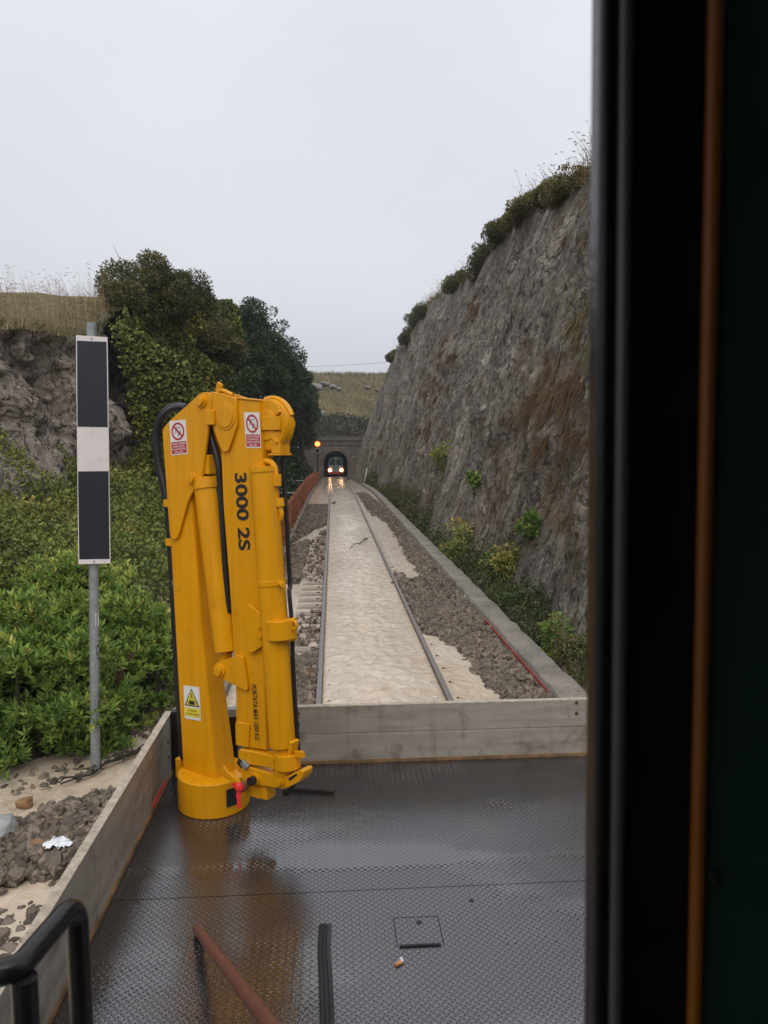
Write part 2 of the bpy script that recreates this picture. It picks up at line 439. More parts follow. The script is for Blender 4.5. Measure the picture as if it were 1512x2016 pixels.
M['leaf_ivy'] = leafmat('leaf_ivy', [(0.0, (0.081,0.110,0.031)), (0.4, (0.170,0.203,0.045)), (0.7, (0.324,0.275,0.053)), (0.88, (0.529,0.301,0.061)), (1.0, (0.649,0.222,0.061))])
M['leaf_scrub'] = leafmat('leaf_scrub', [(0.0, (0.064,0.096,0.025)), (0.45, (0.145,0.190,0.042)), (0.8, (0.285,0.277,0.065)), (1.0, (0.435,0.304,0.096))])
M['dry_grass'] = leafmat('dry_grass', [(0.0, (0.125,0.081,0.040)), (0.5, (0.250,0.181,0.094)), (1.0, (0.450,0.350,0.213))])
M['rust_grass'] = leafmat('rust_grass', [(0.0, (0.064,0.035,0.018)), (0.5, (0.140,0.077,0.035)), (0.85, (0.204,0.127,0.059)), (1.0, (0.128,0.141,0.046))])
M['leaf_hill'] = leafmat('leaf_hill', [(0.0, (0.045,0.055,0.036)), (0.5, (0.085,0.092,0.058)), (1.0, (0.16,0.14,0.085))])
M['leaf_weed'] = leafmat('leaf_weed', [(0.0, (0.035,0.055,0.018)), (0.45, (0.075,0.10,0.03)), (0.75, (0.115,0.105,0.042)), (1.0, (0.14,0.085,0.045))])
M['edge_grass'] = leafmat('edge_grass', [(0.0, (0.07,0.085,0.03)), (0.4, (0.16,0.14,0.055)), (1.0, (0.34,0.27,0.14))])
M['bark'] = basic('bark', (0.045,0.034,0.026), 0.9, var=0.4, scale=10, bump=0.6)

# ------------------------------------------------------------------ terrain functions
TCX = 0.57
def zt(Y):
    if Y < 40: return 0.0
    if Y < 55: return -0.029 * (Y-40)**2 / 30
    return -0.029 * (7.5 + (Y-55))
def edge(Y):
    return lerp_tab([(2, 5.5), (6.3, 4.2), (7.4, 3.35), (8.6, 2.25), (10, 1.95), (200, 1.9)], Y)
def ground_z(X, Y):
    b = zt(min(Y, 140)) - 0.42
    if X > 2.86:
        return b + 0.25 + min((X-2.86)*0.45, 1.2)
    if X < -1.6:
        t = -X - edge(Y)
        n = 0.12*fbm(X*0.8, Y*0.8, 3.0)
        up = 0.0 if t < 0 else min(0.5*t + 0.02*t*t, 3.2)
        return b + up + n*min(1, max(0, t))
    return b
xs = [-900,-300,-100,-40,-20,-12] + list(np.arange(-10, 6.01, 0.25)) + [8,12,20,40,100,300,900]
ys = [-900,-300,-60,-20,-8] + list(np.arange(-4, 30, 0.35)) + list(np.arange(30, 140, 1.5)) + [145,160,200,400,900]
V = [(x, y, ground_z(x, y)) for y in ys for x in xs]
nx = len(xs)
F = [(j*nx+i, j*nx+i+1, (j+1)*nx+i+1, (j+1)*nx+i) for j in range(len(ys)-1) for i in range(nx-1)]
g = npmesh('ground', V, F, M['earth'], smooth=True)
tag(g, 'dark muddy earth bed of the railway cutting', 'ground', kind='structure')

# ---- cliffs
RTOP = []
for px, py in ((1250,300),(1155,362),(1090,378),(1040,410),(1000,455),(960,505),(925,545),(880,572),(840,600),(812,632),(790,675),(770,712),(758,748)):
    d = ray(px, py); dx, dz = d.x/d.y, d.z/d.y
    Yt = (3.7 + 0.28*2.9) / (dx - 0.28*dz)
    RTOP.append((Yt, 2.9 + dz*Yt, dx*Yt))
RTOP.sort()
RTOP = [(4.0, RTOP[0][1], RTOP[0][2])] + RTOP + [(134.0, 2.9+11.6, 9.2)]
def r_top(Y): return lerp_tab([(a,b) for a,b,c in RTOP], Y), lerp_tab([(a,c) for a,b,c in RTOP], Y)
def cliff_r(Y, v):
    """point on the right cliff, v = 0 foot .. 1 crest"""
    zb = zt(Y) - 0.3
    ztop, xtop = r_top(Y)
    xb = 3.25 + 0.25*math.sin(Y*0.21) + 0.2*fbm(Y*0.3, 1.3)
    z = zb + (ztop - zb)*v
    prof = v**0.92
    X = xb + (xtop - xb)*prof
    s = min(1.0, 0.25 + v*3) * (1.0 - 0.88*max(0, v-0.85)/0.15)
    L_ = v*(ztop - zb)
    dsp = 0.9*fbm(Y*0.16, L_*0.06, 5.1, 3) + 0.38*fbm(Y*0.7, L_*0.14, 9.7, 4) + 0.20*(noise.ridged_multi_fractal(Vector((Y*1.7, L_*0.4, 2.2)), 1.0, 2.1, 5, 1.0, 2.0)-1.2) + 0.10*fbm(Y*5.5, L_*1.8, 7.7, 4) + 0.06*fbm(Y*12, L_*7, 4.4, 3)
    return X - dsp*s*0.85, z + 0.25*s*fbm(Y*0.9, L_*0.8, 12.0, 3)
ny, nv = 520, 170
Ys = 7.0*(134/7.0)**(np.arange(ny)/(ny-1))
V = []
for Y in Ys:
    for k in range(nv):
        x, z = cliff_r(Y, k/(nv-1)); V.append((x, Y, z))
    ztp, xtp = r_top(Y)
    for q, up in ((2, 0.15), (8, 0.3), (40, 0.5), (200, 0.0)): V.append((xtp+q, Y, ztp+up*0.5))
n2 = nv + 4
F = [(j*n2+i, (j+1)*n2+i, (j+1)*n2+i+1, j*n2+i+1) for j in range(ny-1) for i in range(n2-1)]
cl = npmesh('cliff', V, F, M['rock_right'], smooth=True)
cl.data.materials.append(M['hill']); cl.data.polygons.foreach_set('material_index', np.array([1 if i >= nv-1 else 0 for j in range(ny-1) for i in range(n2-1)], np.int32))
tag(cl, 'tall leaning grey rock face of the cutting right of the track', 'cliff', kind='structure')

LTOP = []
for px, py in ((-150,640),(0,640),(60,641),(110,657),(165,652),(190,625),(205,607),(255,603),(330,600),(400,605),(480,640),(560,702)):
    d = ray(px, py); dx, dz = d.x/d.y, d.z/d.y
    Yt = -6.9/dx; LTOP.append((Yt, 2.9 + dz*Yt))
LTOP = [(3, LTOP[0][1])] + LTOP + [(134, 15.5)]
def cliff_l(Y, v):
    zb = ground_z(-6.6, Y) - 0.8
    ztop = lerp_tab(LTOP, Y)
    z = zb + (ztop - zb)*v
    X = -6.0 - 0.9*v**0.7
    s = min(1.0, 0.3 + v*2) * (1.0 - 0.6*max(0, v-0.9)/0.1)
    L_ = z
    dsp = 1.5*fbm(Y*0.25, L_*0.3, 25.1, 3) + 0.65*fbm(Y*0.9, L_*0.7, 39.7, 4) + 0.35*(noise.ridged_multi_fractal(Vector((Y*1.3, L_*1.2, 32.2)), 1.0, 2.1, 5, 1.0, 2.0)-1.2) + 0.12*fbm(Y*5, L_*4.5, 37.7, 4)
    return X + dsp*s*0.7, z + 0.2*s*fbm(Y*1.1, L_*1.1, 42.0, 3)
ny, nv = 420, 130
Ys = 7.0*(134/7.0)**(np.arange(ny)/(ny-1))
V = []
for Y in Ys:
    for k in range(nv):
        x, z = cliff_l(Y, k/(nv-1)); V.append((x, Y, z))
    ztp = lerp_tab(LTOP, Y)
    for q, up in ((1.5, 0.05), (5, 0.1), (40, 0.3), (200, 0.0)): V.append((-6.9-q, Y, ztp+up+min(1,q*0.3)*0.55*fbm(q*0.4, Y*0.35, 71.0, 3)))
n2 = nv + 4
F = [(j*n2+i, j*n2+i+1, (j+1)*n2+i+1, (j+1)*n2+i) for j in range(ny-1) for i in range(n2-1)]
cl = npmesh('cliff', V, F, M['rock_left'], smooth=True)
cl.data.materials.append(M['hill']); cl.data.polygons.foreach_set('material_index', np.array([1 if i >= nv-1 else 0 for j in range(ny-1) for i in range(n2-1)], np.int32))
tag(cl, 'low dark craggy rock face of the cutting left of the track', 'cliff', kind='structure')

# ---- hill above the tunnel
def hill_z(X, Y):
    t = Y - 131.2
    z = 3.9 + (0.30*t if t < 13 else 3.9 + 0.86*(t-13) if t < 24 else 13.36 + 0.03*(t-24))
    return z + min(1.0, t*0.2+0.1)*(0.9*fbm(X*0.08, Y*0.09, 60.0, 4) + 0.15*fbm(X*0.8, Y*0.8, 61.0, 3)) - 0.012*abs(X-3)*min(1, t*0.05)
xs = list(np.arange(-60, 61, 0.8)); ys = list(131.2 + np.linspace(0, 1, 70)**1.4*170)
V = [(x, y, hill_z(x, y)) for y in ys for x in xs]; nx = len(xs)
F = [(j*nx+i, j*nx+i+1, (j+1)*nx+i+1, (j+1)*nx+i) for j in range(len(ys)-1) for i in range(nx-1)]
h = npmesh('hill', V, F, M['hill'], smooth=True)
tag(h, 'dry grassy hill rising above the tunnel mouth', 'hill', kind='structure')

# ------------------------------------------------------------------ track bed, flood water, gravel
def inside(P, poly):
    x, y = P[:, 0], P[:, 1]; r = np.zeros(len(P), bool); n = len(poly)
    for i in range(n):
        x0, y0 = poly[i]; x1, y1 = poly[(i+1) % n]
        if y0 == y1: continue
        c = ((y0 > y) != (y1 > y)) & (x < (x1-x0)*(y-y0)/(y1-y0) + x0)
        r ^= c
    return r
GR = [
 [(700,970),(712,984),(722,1003),(735,1014),(765,1034),(785,1064),(800,1092),(834,1140),(806,1143),(772,1126),(752,1108),(770,1150),(800,1205),(824,1250),(868,1254),(905,1285),(948,1332),(1010,1400),(1150,1400),(1000,1230),(870,1110),(780,1020),(715,965)],
 [(585,994),(652,994),(648,1030),(622,1040),(588,1060),(560,1072),(585,1020)],
 [(560,1080),(612,1062),(640,1042),(646,1045),(641,1146),(540,1143)],
 [(520,1226),(600,1214),(641,1200),(634,1264),(590,1268),(520,1280)],
 [(520,1300),(590,1292),(634,1285),(630,1345),(560,1352),(520,1350)],
 [(520,1368),(634,1352),(622,1420),(500,1420)],
]
def gravel_mask(XY, z=-0.06):
    P = np.column_stack([XY, np.full(len(XY), z)])
    acc = np.zeros(len(P))
    nn = np.array([noise.noise(Vector((x*2.3, y*1.1, 0.3))) for x, y in XY])
    n3 = np.array([noise.noise(Vector((x*7, y*4, 8.3))) for x, y in XY])
    Yd = P[:, 1]
    for k in range(6):
        Q = P.copy()
        Q[:, 0] += rng.normal(0, 0.05, len(P)) + 0.10*nn + 0.05*n3
        Q[:, 1] += (rng.normal(0, 0.12, len(P)) + 0.3*nn) * (0.6 + Yd*0.03)
        Q[:, 2] = z
        q = proj(Q); m = np.zeros(len(P), bool)
        for poly in GR: m |= inside(q, poly)
        acc += m
    return acc/6
WZ = -0.065
xs = np.arange(-1.5, 2.56, 0.07); ys = np.concatenate([np.arange(-6, 5.5, 1.0), np.arange(5.5, 30, 0.09), np.arange(30, 60, 0.3), np.arange(60, 131, 2.0)])
XY = np.array([(x, y) for y in ys for x in xs])
gm = gravel_mask(XY)
zz = np.array([zt(y) for x, y in XY])
nzv = np.array([noise.fractal(Vector((x*3, y*3, 0)), 1.0, 2.0, 3) for x, y in XY])
gm = np.where((XY[:,0] > -0.76) & (XY[:,0] < -0.2) & (XY[:,1] > 11.3) & (XY[:,1] < 25.5), gm*0.45, gm)
bz = zz - 0.16 + 0.125*gm + 0.03*nzv*gm
nx = len(xs)
F = [(j*nx+i, j*nx+i+1, (j+1)*nx+i+1, (j+1)*nx+i) for j in range(len(ys)-1) for i in range(nx-1)]
b = npmesh('track_bed', np.column_stack([XY, bz]), F, M['bed'], smooth=True)
tag(b, 'grey ballast bed under the track', 'track bed', kind='structure')
# flood water sheet with real ripples, strongest in the stream between the rails
xs = np.arange(-1.5, 2.561, 0.04); ys = np.concatenate([np.arange(-6, 5.5, 0.5), np.arange(5.5, 18, 0.045), np.arange(18, 32, 0.09), np.arange(32, 60, 0.25), np.arange(60, 137, 1.0)])
V = []
for y in ys:
    for x in xs:
        st = math.exp(-((x-TCX-0.12*math.sin(y*0.5))/0.40)**2)
        a = 0.004 + 0.018*st
        lv = -0.034 if abs(x-TCX) < 0.72 else (-0.098 if x < TCX else -0.048)
        rg_ = noise.ridged_multi_fractal(Vector((x*4.2+0.6*math.sin(y*3), y*3.4, 4)), 0.9, 2.1, 4, 1.0, 2.0)
        V.append((x, y, zt(y) + lv + a*noise.fractal(Vector((x*8, y*5.5, 0)), 0.8, 2.0, 3) + 0.022*st*(rg_-1.0)))
nx = len(xs)
F = [(j*nx+i, j*nx+i+1, (j+1)*nx+i+1, (j+1)*nx+i) for j in range(len(ys)-1) for i in range(nx-1)]
o = npmesh('flood_water', V, F, M['water'], smooth=True)
tag(o, 'pale brown flood water flowing along the track', 'water', kind='structure')
xs = np.arange(-6.5, -1.2, 0.07); ys = np.arange(1.0, 11.5, 0.07)
LW = -0.33
V = [(x, y, LW + 0.010*noise.fractal(Vector((x*2.2+y*1.5, y*5-x*2, 3)), 0.9, 2.0, 4)) for y in ys for x in xs]; nx = len(xs)
F = [(j*nx+i, j*nx+i+1, (j+1)*nx+i+1, (j+1)*nx+i) for j in range(len(ys)-1) for i in range(nx-1)]
o = npmesh('flood_water', V, F, M['water'], smooth=True)
tag(o, 'muddy runoff spreading round the marker post left of the truck', 'water', kind='structure')

# stones: 16 rough convex variants
def stone_variant():
    base = [(1,1,1),(1,1,-1),(1,-1,1),(1,-1,-1),(-1,1,1),(-1,1,-1),(-1,-1,1),(-1,-1,-1),(1.62,0,0),(-1.62,0,0),(0,1.62,0),(0,-1.62,0),(0,0,1.62),(0,0,-1.62)]
    P = np.array(base, float)*0.44
    P *= 1 + rng.normal(0, 0.16, (14, 1)); P += rng.normal(0, 0.06, (14, 3))
    return P
SF = []
for ax in range(3):
    for sg in (1, -1):
        c = 8 + ax*2 + (0 if sg == 1 else 1)
        o1, o2 = [k for k in range(3) if k != ax]
        sq = []
        for a, b_ in ((1,1),(1,-1),(-1,-1),(-1,1)):
            v = [0,0,0]; v[ax] = sg; v[o1] = a; v[o2] = b_
            sq.append((0 if v[0] > 0 else 4) + (0 if v[1] > 0 else 2) + (0 if v[2] > 0 else 1))
        for k in range(4): SF.append((c, sq[k], sq[(k+1) % 4]))
SF = np.array(SF)
SV = [stone_variant() for _ in range(16)]
def rand_rot(n):
    q = rng.normal(size=(n, 4)); q /= np.linalg.norm(q, axis=1, keepdims=True); a,b,c,d = q.T
    return np.stack([np.stack([1-2*(c*c+d*d), 2*(b*c-a*d), 2*(b*d+a*c)], 1), np.stack([2*(b*c+a*d), 1-2*(b*b+d*d), 2*(c*d-a*b)], 1), np.stack([2*(b*d-a*c), 2*(c*d+a*b), 1-2*(b*b+c*c)], 1)], 1)
def stones(name, pts, size, label, cat='gravel', kind='stuff'):
    n = len(pts); rot = rand_rot(n)
    sc = size*np.exp(rng.normal(0, 0.30, (n, 1, 1)))*np.stack([np.full(n,1.15), np.full(n,0.9), np.full(n,0.68)], 1)[:, None, :]
    pv = np.array(SV)[rng.integers(0, 16, n)]*sc
    V = np.einsum('nij,nkj->nki', rot, pv) + np.asarray(pts)[:, None, :]
    F = (SF[None] + (np.arange(n)*14)[:, None, None]).reshape(-1, 3)
    t = np.repeat(np.clip(rng.beta(2, 2.5, n), 0, 1), len(SF))
    o = npmesh(name, V.reshape(-1, 3), F, M['stone'], attrs={'tint': t})
    return tag(o, label, cat, kind=kind)
pts = []
for (y0, y1, dens) in ((6.5, 14, 950), (14, 24, 560), (24, 48, 170)):
    n = int((y1-y0)*4.0*dens)
    XY = np.column_stack([rng.uniform(-1.4, 2.5, n), rng.uniform(y0, y1, n)])
    XY = XY[(XY[:, 0] < -0.24) | (XY[:, 0] > 1.40)]
    XY = XY[~((XY[:, 0] > -0.74) & (XY[:, 0] < -0.2) & (XY[:, 1] > 11.3) & (XY[:, 1] < 25.5) & (rng.uniform(size=len(XY)) < 0.93))]
    k = gravel_mask(XY)
    keep = rng.uniform(size=len(XY)) < k*1.1
    XY = XY[keep]; k = k[keep]
    z = np.array([zt(y) for x, y in XY]) - 0.085 + 0.045*k + rng.uniform(-0.03, 0.03, len(XY)) + np.where(XY[:, 0] > 1.9, (XY[:, 0]-1.9)*0.08, 0)
    pts.append(np.column_stack([XY, z]))
stones('gravel', np.vstack(pts), 0.048, 'grey ballast stones standing out of the flood beside the rails')
# left bank gravel
def poly_pts(poly, z, n):
    xs_ = [p[0] for p in poly]; ys_ = [p[1] for p in poly]
    W = np.array([atz(px, py, z) for px, py in poly])
    lo, hi = W.min(0), W.max(0)
    P = np.column_stack([rng.uniform(lo[0]-0.2, hi[0]+0.2, n), rng.uniform(lo[1]-0.3, hi[1]+0.3, n), np.full(n, z)])
    nn = np.array([[noise.noise(Vector((x*3, y*3, 1))), noise.noise(Vector((x*3, y*3, 5)))] for x, y, _ in P])
    Q = P.copy(); Q[:, :2] += nn*0.22 + rng.normal(0, 0.04, (n, 2))
    return P[inside(proj(Q), poly)]
A = poly_pts([(-60,1650),(40,1625),(105,1580),(225,1570),(300,1560),(215,1740),(150,1760),(90,1730),(20,1740),(-60,1790)], -0.30, 11000)
A2 = poly_pts([(-60,1760),(160,1800),(120,1900),(-60,2000)], -0.34, 700)
A3 = poly_pts([(200,1470),(300,1440),(350,1400),(352,1180),(326,1200),(300,1330),(262,1400)], -0.25, 4200)
A4 = poly_pts([(-40,1560),(20,1540),(170,1470),(240,1480),(120,1545),(-40,1580)], -0.33, 260)
for P_, h_ in ((A, 0.06), (A3, 0.10)):
    P_[:, 2] += rng.uniform(-0.05, h_, len(P_))
A3[:, 2] = np.array([ground_z(x, y) + 0.1 for x, y, _ in A3]) + rng.uniform(-0.03, 0.03, len(A3))
stones('gravel', np.vstack([A, A2, A3, A4]), 0.046, 'wet grey gravel heaped outside the left sideboard', 'gravel')

# ------------------------------------------------------------------ track: rails, sleepers, kerb walls
def sweep(profile, ylist, x0, zoff=0.0):
    mb = MB(); n = len(profile); V = []; F = []
    for y in ylist:
        for px_, pz_ in profile: V.append((x0+px_, y, zt(y)+pz_+zoff))
    for j in range(len(ylist)-1):
        for i in range(n):
            i2 = (i+1) % n; F.append((j*n+i, j*n+i2, (j+1)*n+i2, (j+1)*n+i))
    F.append(tuple(range(n))); F.append(tuple((len(ylist)-1)*n+i for i in range(n-1, -1, -1)))
    return mb.add(V, F)
RAILP = [(-0.075,-0.16),(0.075,-0.16),(0.07,-0.145),(0.012,-0.125),(0.010,-0.045),(0.034,-0.034),(0.035,-0.006),(0.029,0.0),(-0.029,0.0),(-0.035,-0.006),(-0.034,-0.034),(-0.010,-0.045),(-0.012,-0.125),(-0.07,-0.145)]
yl = [-6, 5.5] + list(np.arange(8, 140, 2.0))
for sx_, lb in ((-1, 'rusty steel rail on the left side of the flooded track'), (1, 'rusty steel rail on the right side, nearest the cliff')):
    o = sweep(RAILP, yl, TCX + sx_*0.7525).build('rail', M['rail'], origin=(TCX+sx_*0.7525, 5.5, 0), smooth=35)
    tag(o, lb, 'rail', 'rails of the track')
def make_sleeper(Y):
    z = zt(Y)
    r_ = thing('sleeper', (TCX, Y, z), 'x', 'sleeper', 'concrete sleepers under the rails')
    mb = MB(); prof = [(-1.25,-0.30),(1.25,-0.30),(1.24,-0.07),(1.15,-0.055),(0.55,-0.06),(0.3,-0.14),(-0.3,-0.14),(-0.55,-0.06),(-1.15,-0.055),(-1.24,-0.07)]
    mb.prism(prof, -0.11, 0.11); mb.build('sleeper_body', M['sleeper'], r_, bevel=0.012)
    for s2 in (-1, 1):
        for s3 in (-1, 1):
            x = s2*0.7525 + s3*0.105
            MB().tube(curve([(x-s3*0.03, -0.05, -0.09), (x+s3*0.03, -0.05, -0.07), (x+s3*0.045, 0, -0.055), (x+s3*0.03, 0.05, -0.07), (x-s3*0.03, 0.04, -0.085)], 4), 0.013, 6).cyl((x+s3*0.01,0,-0.10),(x+s3*0.01,0,-0.035),0.017,0.017,6).build('rail_clip', M['rust_bolt'], r_)
    return r_
sl0 = make_sleeper(8.6)
ORD = ['first','second','third','fourth','fifth','sixth','seventh','eighth','ninth','tenth','eleventh','twelfth','thirteenth','fourteenth','fifteenth','sixteenth','seventeenth','eighteenth','nineteenth','twentieth','twenty-first','twenty-second','twenty-third','twenty-fourth','twenty-fifth','twenty-sixth','twenty-seventh','twenty-eighth']
kids = list(sl0.children)
for i in range(28):
    Y = 8.6 + 0.6*i
    if i == 0: r_ = sl0
    else:
        r_ = sl0.copy(); COL.objects.link(r_); r_.location = (TCX, Y, zt(Y))
        for c in kids:
            k = c.copy(); COL.objects.link(k); k.parent = r_
    r_['label'] = 'half-drowned concrete sleeper, %s beyond the truck headboard' % ORD[i]
# right kerb wall
prof = [(-0.17,-0.5),(0.17,-0.5),(0.17,0.118),(0.155,0.13),(-0.15,0.13),(-0.17,0.112)]
yl = np.concatenate([np.arange(-6, 5.5, 1.0), np.arange(5.5, 30, 0.25), np.arange(30, 68, 0.8)])
mb = MB(); V = []; F = []; n = len(prof)
for y in yl:
    j1 = 0.02*noise.noise(Vector((0, y*1.2, 0)))
    for k, (px_, pz_) in enumerate(prof):
        e = 0.018*noise.noise(Vector((px_*20, y*4, pz_*20)))
        V.append((2.65+px_+e, y, zt(y)+pz_+(e+j1 if pz_ > 0 else 0)))
for j in range(len(yl)-1):
    for i in range(n): F.append((j*n+i, j*n+(i+1) % n, (j+1)*n+(i+1) % n, (j+1)*n+i))
F += [tuple(range(n)), tuple((len(yl)-1)*n+i for i in range(n-1, -1, -1))]
kerb = mb.add(V, F).build('kerb_wall', M['concrete'], origin=(2.65, 5.5, 0), smooth=50)
tag(kerb, 'low grey concrete kerb wall at the foot of the right cliff', 'wall')
M['red_paint'] = basic('faded_red_paint', (0.34,0.06,0.04), 0.7, var=0.3, scale=12, dirt=(0.16,0.09,0.07))
M['white_paint'] = basic('white_paint', (0.6,0.58,0.55), 0.7, var=0.2, scale=15)
mb = MB()
for y in np.arange(8.4, 12.2, 0.2):
    mb.box((2.444, y, 0.045), (2.456, y+0.2, 0.088))
mb.build('painted_line', M['red_paint'], kerb, origin=None)
for o in (kerb.children): o.matrix_parent_inverse = Matrix.Translation((-2.65, -5.5, 0))
o = MB().box((2.446, 13.9, -0.03), (2.457, 13.98, 0.10)).build('painted_mark', M['white_paint'], kerb); o.matrix_parent_inverse = Matrix.Translation((-2.65, -5.5, 0))
# left kerb
o = sweep([(-0.13,-0.5),(0.13,-0.5),(0.13,0.02),(0.11,0.03),(-0.13,0.03)], list(np.arange(7.5, 84, 1.0)), -1.42).build('kerb_wall', M['concrete'], origin=(-1.42, 7.5, 0), smooth=50)
tag(o, 'low concrete edging along the left of the track under the rusty fence', 'wall')

M['rust_post'] = basic('orange_rust', (0.30,0.105,0.048), 0.7, var=0.4, scale=4, dirt=(0.2,0.07,0.035))
# rusty fence on the left
fr = thing('rusty_fence', (-1.44, 17, 0), 'rust brown sheet metal fence running along the left of the track', 'fence')
yy = 17.0; k = 0
while yy < 82:
    z0 = zt(yy); st = 1.6
    z1 = zt(yy+st)
    MB().box((-1.47, yy-0.04, z0-0.1), (-1.37, yy+0.04, z0+1.14)).build('post', M['rust_post'], fr, origin=None)
    mb = MB()
    for q in range(8):
        ya = yy + 0.06 + q*(st-0.12)/8; yb = ya + (st-0.12)/8 - 0.03; zz0 = z0 + (z1-z0)*(q+0.5)/8
        dx_ = 0.012 if q % 2 else 0.0
        mb.box((-1.47+dx_, ya, zz0+0.08), (-1.455+dx_, yb, zz0+1.04+0.03*random.random()))
    mb.bar((-1.43, yy+0.04, z0+0.32), (-1.43, yy+st-0.04, z1+0.32), 0.05, 0.05).bar((-1.43, yy+0.04, z0+0.98), (-1.43, yy+st-0.04, z1+0.98), 0.05, 0.06)
    mb.build('panel', M['rust'], fr)
    yy += st
for o in fr.children: o.matrix_parent_inverse = Matrix.Translation((1.44, -17, 0))
# grey railings behind the fence
def railing(Y, x0, x1, zb, label):
    r_ = thing('steel_railing', (x1, Y, zb), label, 'railing', 'grey railings behind the fence')
    for x in (x0, (x0+x1)/2, x1): MB().cyl((x-x1,0,-0.3),(x-x1,0,1.1),0.03,seg=8).build('post', M['steel_grey'], r_)
    for hh in (0.15, 0.6, 1.08): MB().cyl((x0-x1,0,hh),(0,0,hh),0.028,seg=8).build('rail_bar', M['steel_grey'], r_)
railing(37.0, -3.6, -1.75, -0.45, 'grey tubular railing behind the rusty fence, nearer the crane')
railing(52.0, -3.6, -1.75, -0.55, 'grey tubular railing behind the rusty fence, farther along')

# ------------------------------------------------------------------ tunnel portal, train, signal
PY = 130.0; pz = zt(PY)
po = thing('tunnel_portal', (TCX, PY, pz), 'stone tunnel portal with dark arched mouth at the end of the track', 'tunnel')
hw, sp_ = 2.05, 2.3
arch = [(hw, 0.0)] + [(hw*math.cos(a), sp_+2.05*math.sin(a)) for a in np.linspace(0, math.pi, 25)] + [(-hw, 0.0)]
outl = [(-6.2,-1.5),(-6.2,6.1),(6.2,6.1),(6.2,-1.5),(hw,-1.5)] + arch + [(-hw,-1.5)]
MB().prism(outl, 0.0, 1.2).build('facing_wall', M['masonry'], po, smooth=20)
# arch ring of voussoirs
for i in range(15):
    a0 = math.pi*i/15+0.012; a1 = math.pi*(i+1)/15-0.012
    pr = [((hw+e)*math.cos(a), sp_+(2.05+e)*math.sin(a)) for e, a in ((0.0,a0),(0.0,a1),(0.6,a1),(0.6,a0))]
    MB().prism(pr, -0.09, -0.003).build('arch_stone', M['masonry'], po, bevel=0.02)
MB().box((-6.4,-0.22,6.1),(6.4,1.3,6.75)).build('parapet', M['coping'], po, bevel=0.04)
MB().box((-6.4,-0.15,5.3),(6.4,-0.003,5.5)).build('string_course', M['coping'], po, bevel=0.03)
V = []; arc2 = [(x*1.001, z) for x, z in arch]; n = len(arc2)
for y in np.linspace(0.6, 60, 12):
    for x, z in [(hw,-1.0)] + arc2 + [(-hw,-1.0)]: V.append((x, y, z))
n += 2
F = [(j*n+i, j*n+i+1, (j+1)*n+i+1, (j+1)*n+i) for j in range(11) for i in range(n-1)]
F.append(tuple(11*n+i for i in range(n)))
MB().add(V, F).add([(-hw,0.6,-0.1),(hw,0.6,-0.1),(hw,60,-0.1),(-hw,60,-0.1)], [(0,1,2,3)]).build('tunnel_lining', M['soot'], po)

# railcar in the tunnel mouth
M['lamp_glare'] = emit('lamp_glare_glow', (1.0,0.20,0.05), 0.9); M['lamp_core'] = emit('lamp_core_glow', (1.0,0.60,0.30), 14)  # first one imitates lens glare round the headlights, second is the lamp itself
M['signal_glare'] = emit('amber_glare', (1.0,0.14,0.01), 1.0); M['signal_core'] = emit('amber_core', (1.0,0.42,0.06), 5)  # first one imitates glare round the lit signal lens
TY = 131.6
tr = thing('railcar', (TCX, TY, zt(TY)), 'green railcar with both headlights lit inside the tunnel mouth', 'train')
M['train_green'] = basic('train_green', (0.10,0.19,0.19), 0.35, var=0.15, scale=1.5)
M['train_cream'] = basic('train_cream', (0.36,0.33,0.35), 0.4)
M['train_red'] = basic('train_red', (0.30,0.035,0.02), 0.5)
M['glass_dark'] = basic('dark_glass', (0.012,0.014,0.017), 0.08, var=0.1)
bo = [(-1.25,0.75),(-1.28,1.4),(-1.25,2.5),(-1.12,3.02),(-0.7,3.3),(0,3.4),(0.7,3.3),(1.12,3.02),(1.25,2.5),(1.28,1.4),(1.25,0.75)]
MB().prism(bo, 0.0, 22).build('body', M['train_green'], tr, bevel=0.08)
for s2 in (-1, 1):
    MB().prism([(s2*0.15,1.95),(s2*1.05,1.95),(s2*1.0,2.85),(s2*0.15,2.95)], -0.03, 0.02).build('windscreen', M['glass_dark'], tr)
    MB().box((s2*0.85-0.3,-0.02,1.42),(s2*0.85+0.3,0.01,1.88)).build('panel', M['train_cream'], tr)
    hl = MB().cyl((s2*0.97,-0.02,1.12),(s2*0.97,-0.12,1.12),0.33,seg=20).build('headlight', M['dark_steel'], tr)
    MB().cyl((s2*0.97,-0.10,1.12),(s2*0.97,-0.13,1.12),0.46,seg=24).build('glare_disc', M['lamp_glare'], hl)  # glowing disc added as lens glare, wider than the headlight
    MB().sphere((s2*0.97,-0.14,1.12),(0.25,0.06,0.25)).build('lamp', M['lamp_core'], hl)
    MB().cyl((s2*0.87,0,0.55),(s2*0.87,-0.45,0.55),0.10,seg=12).cyl((s2*0.87,-0.45,0.55),(s2*0.87,-0.5,0.55),0.24,seg=16).build('buffer', M['dark_steel'], tr)
MB().box((-1.3,-0.12,0.42),(1.3,0.3,0.78)).build('buffer_beam', M['train_red'], tr, bevel=0.02)
MB().box((-1.0,-0.09,0.82),(1.0,-0.02,0.9)).build('handrail', M['train_cream'], tr)
MB().box((-0.14,-0.05,3.08),(0.14,0.0,3.26)).build('marker_lamp', M['sticker_white'], tr)

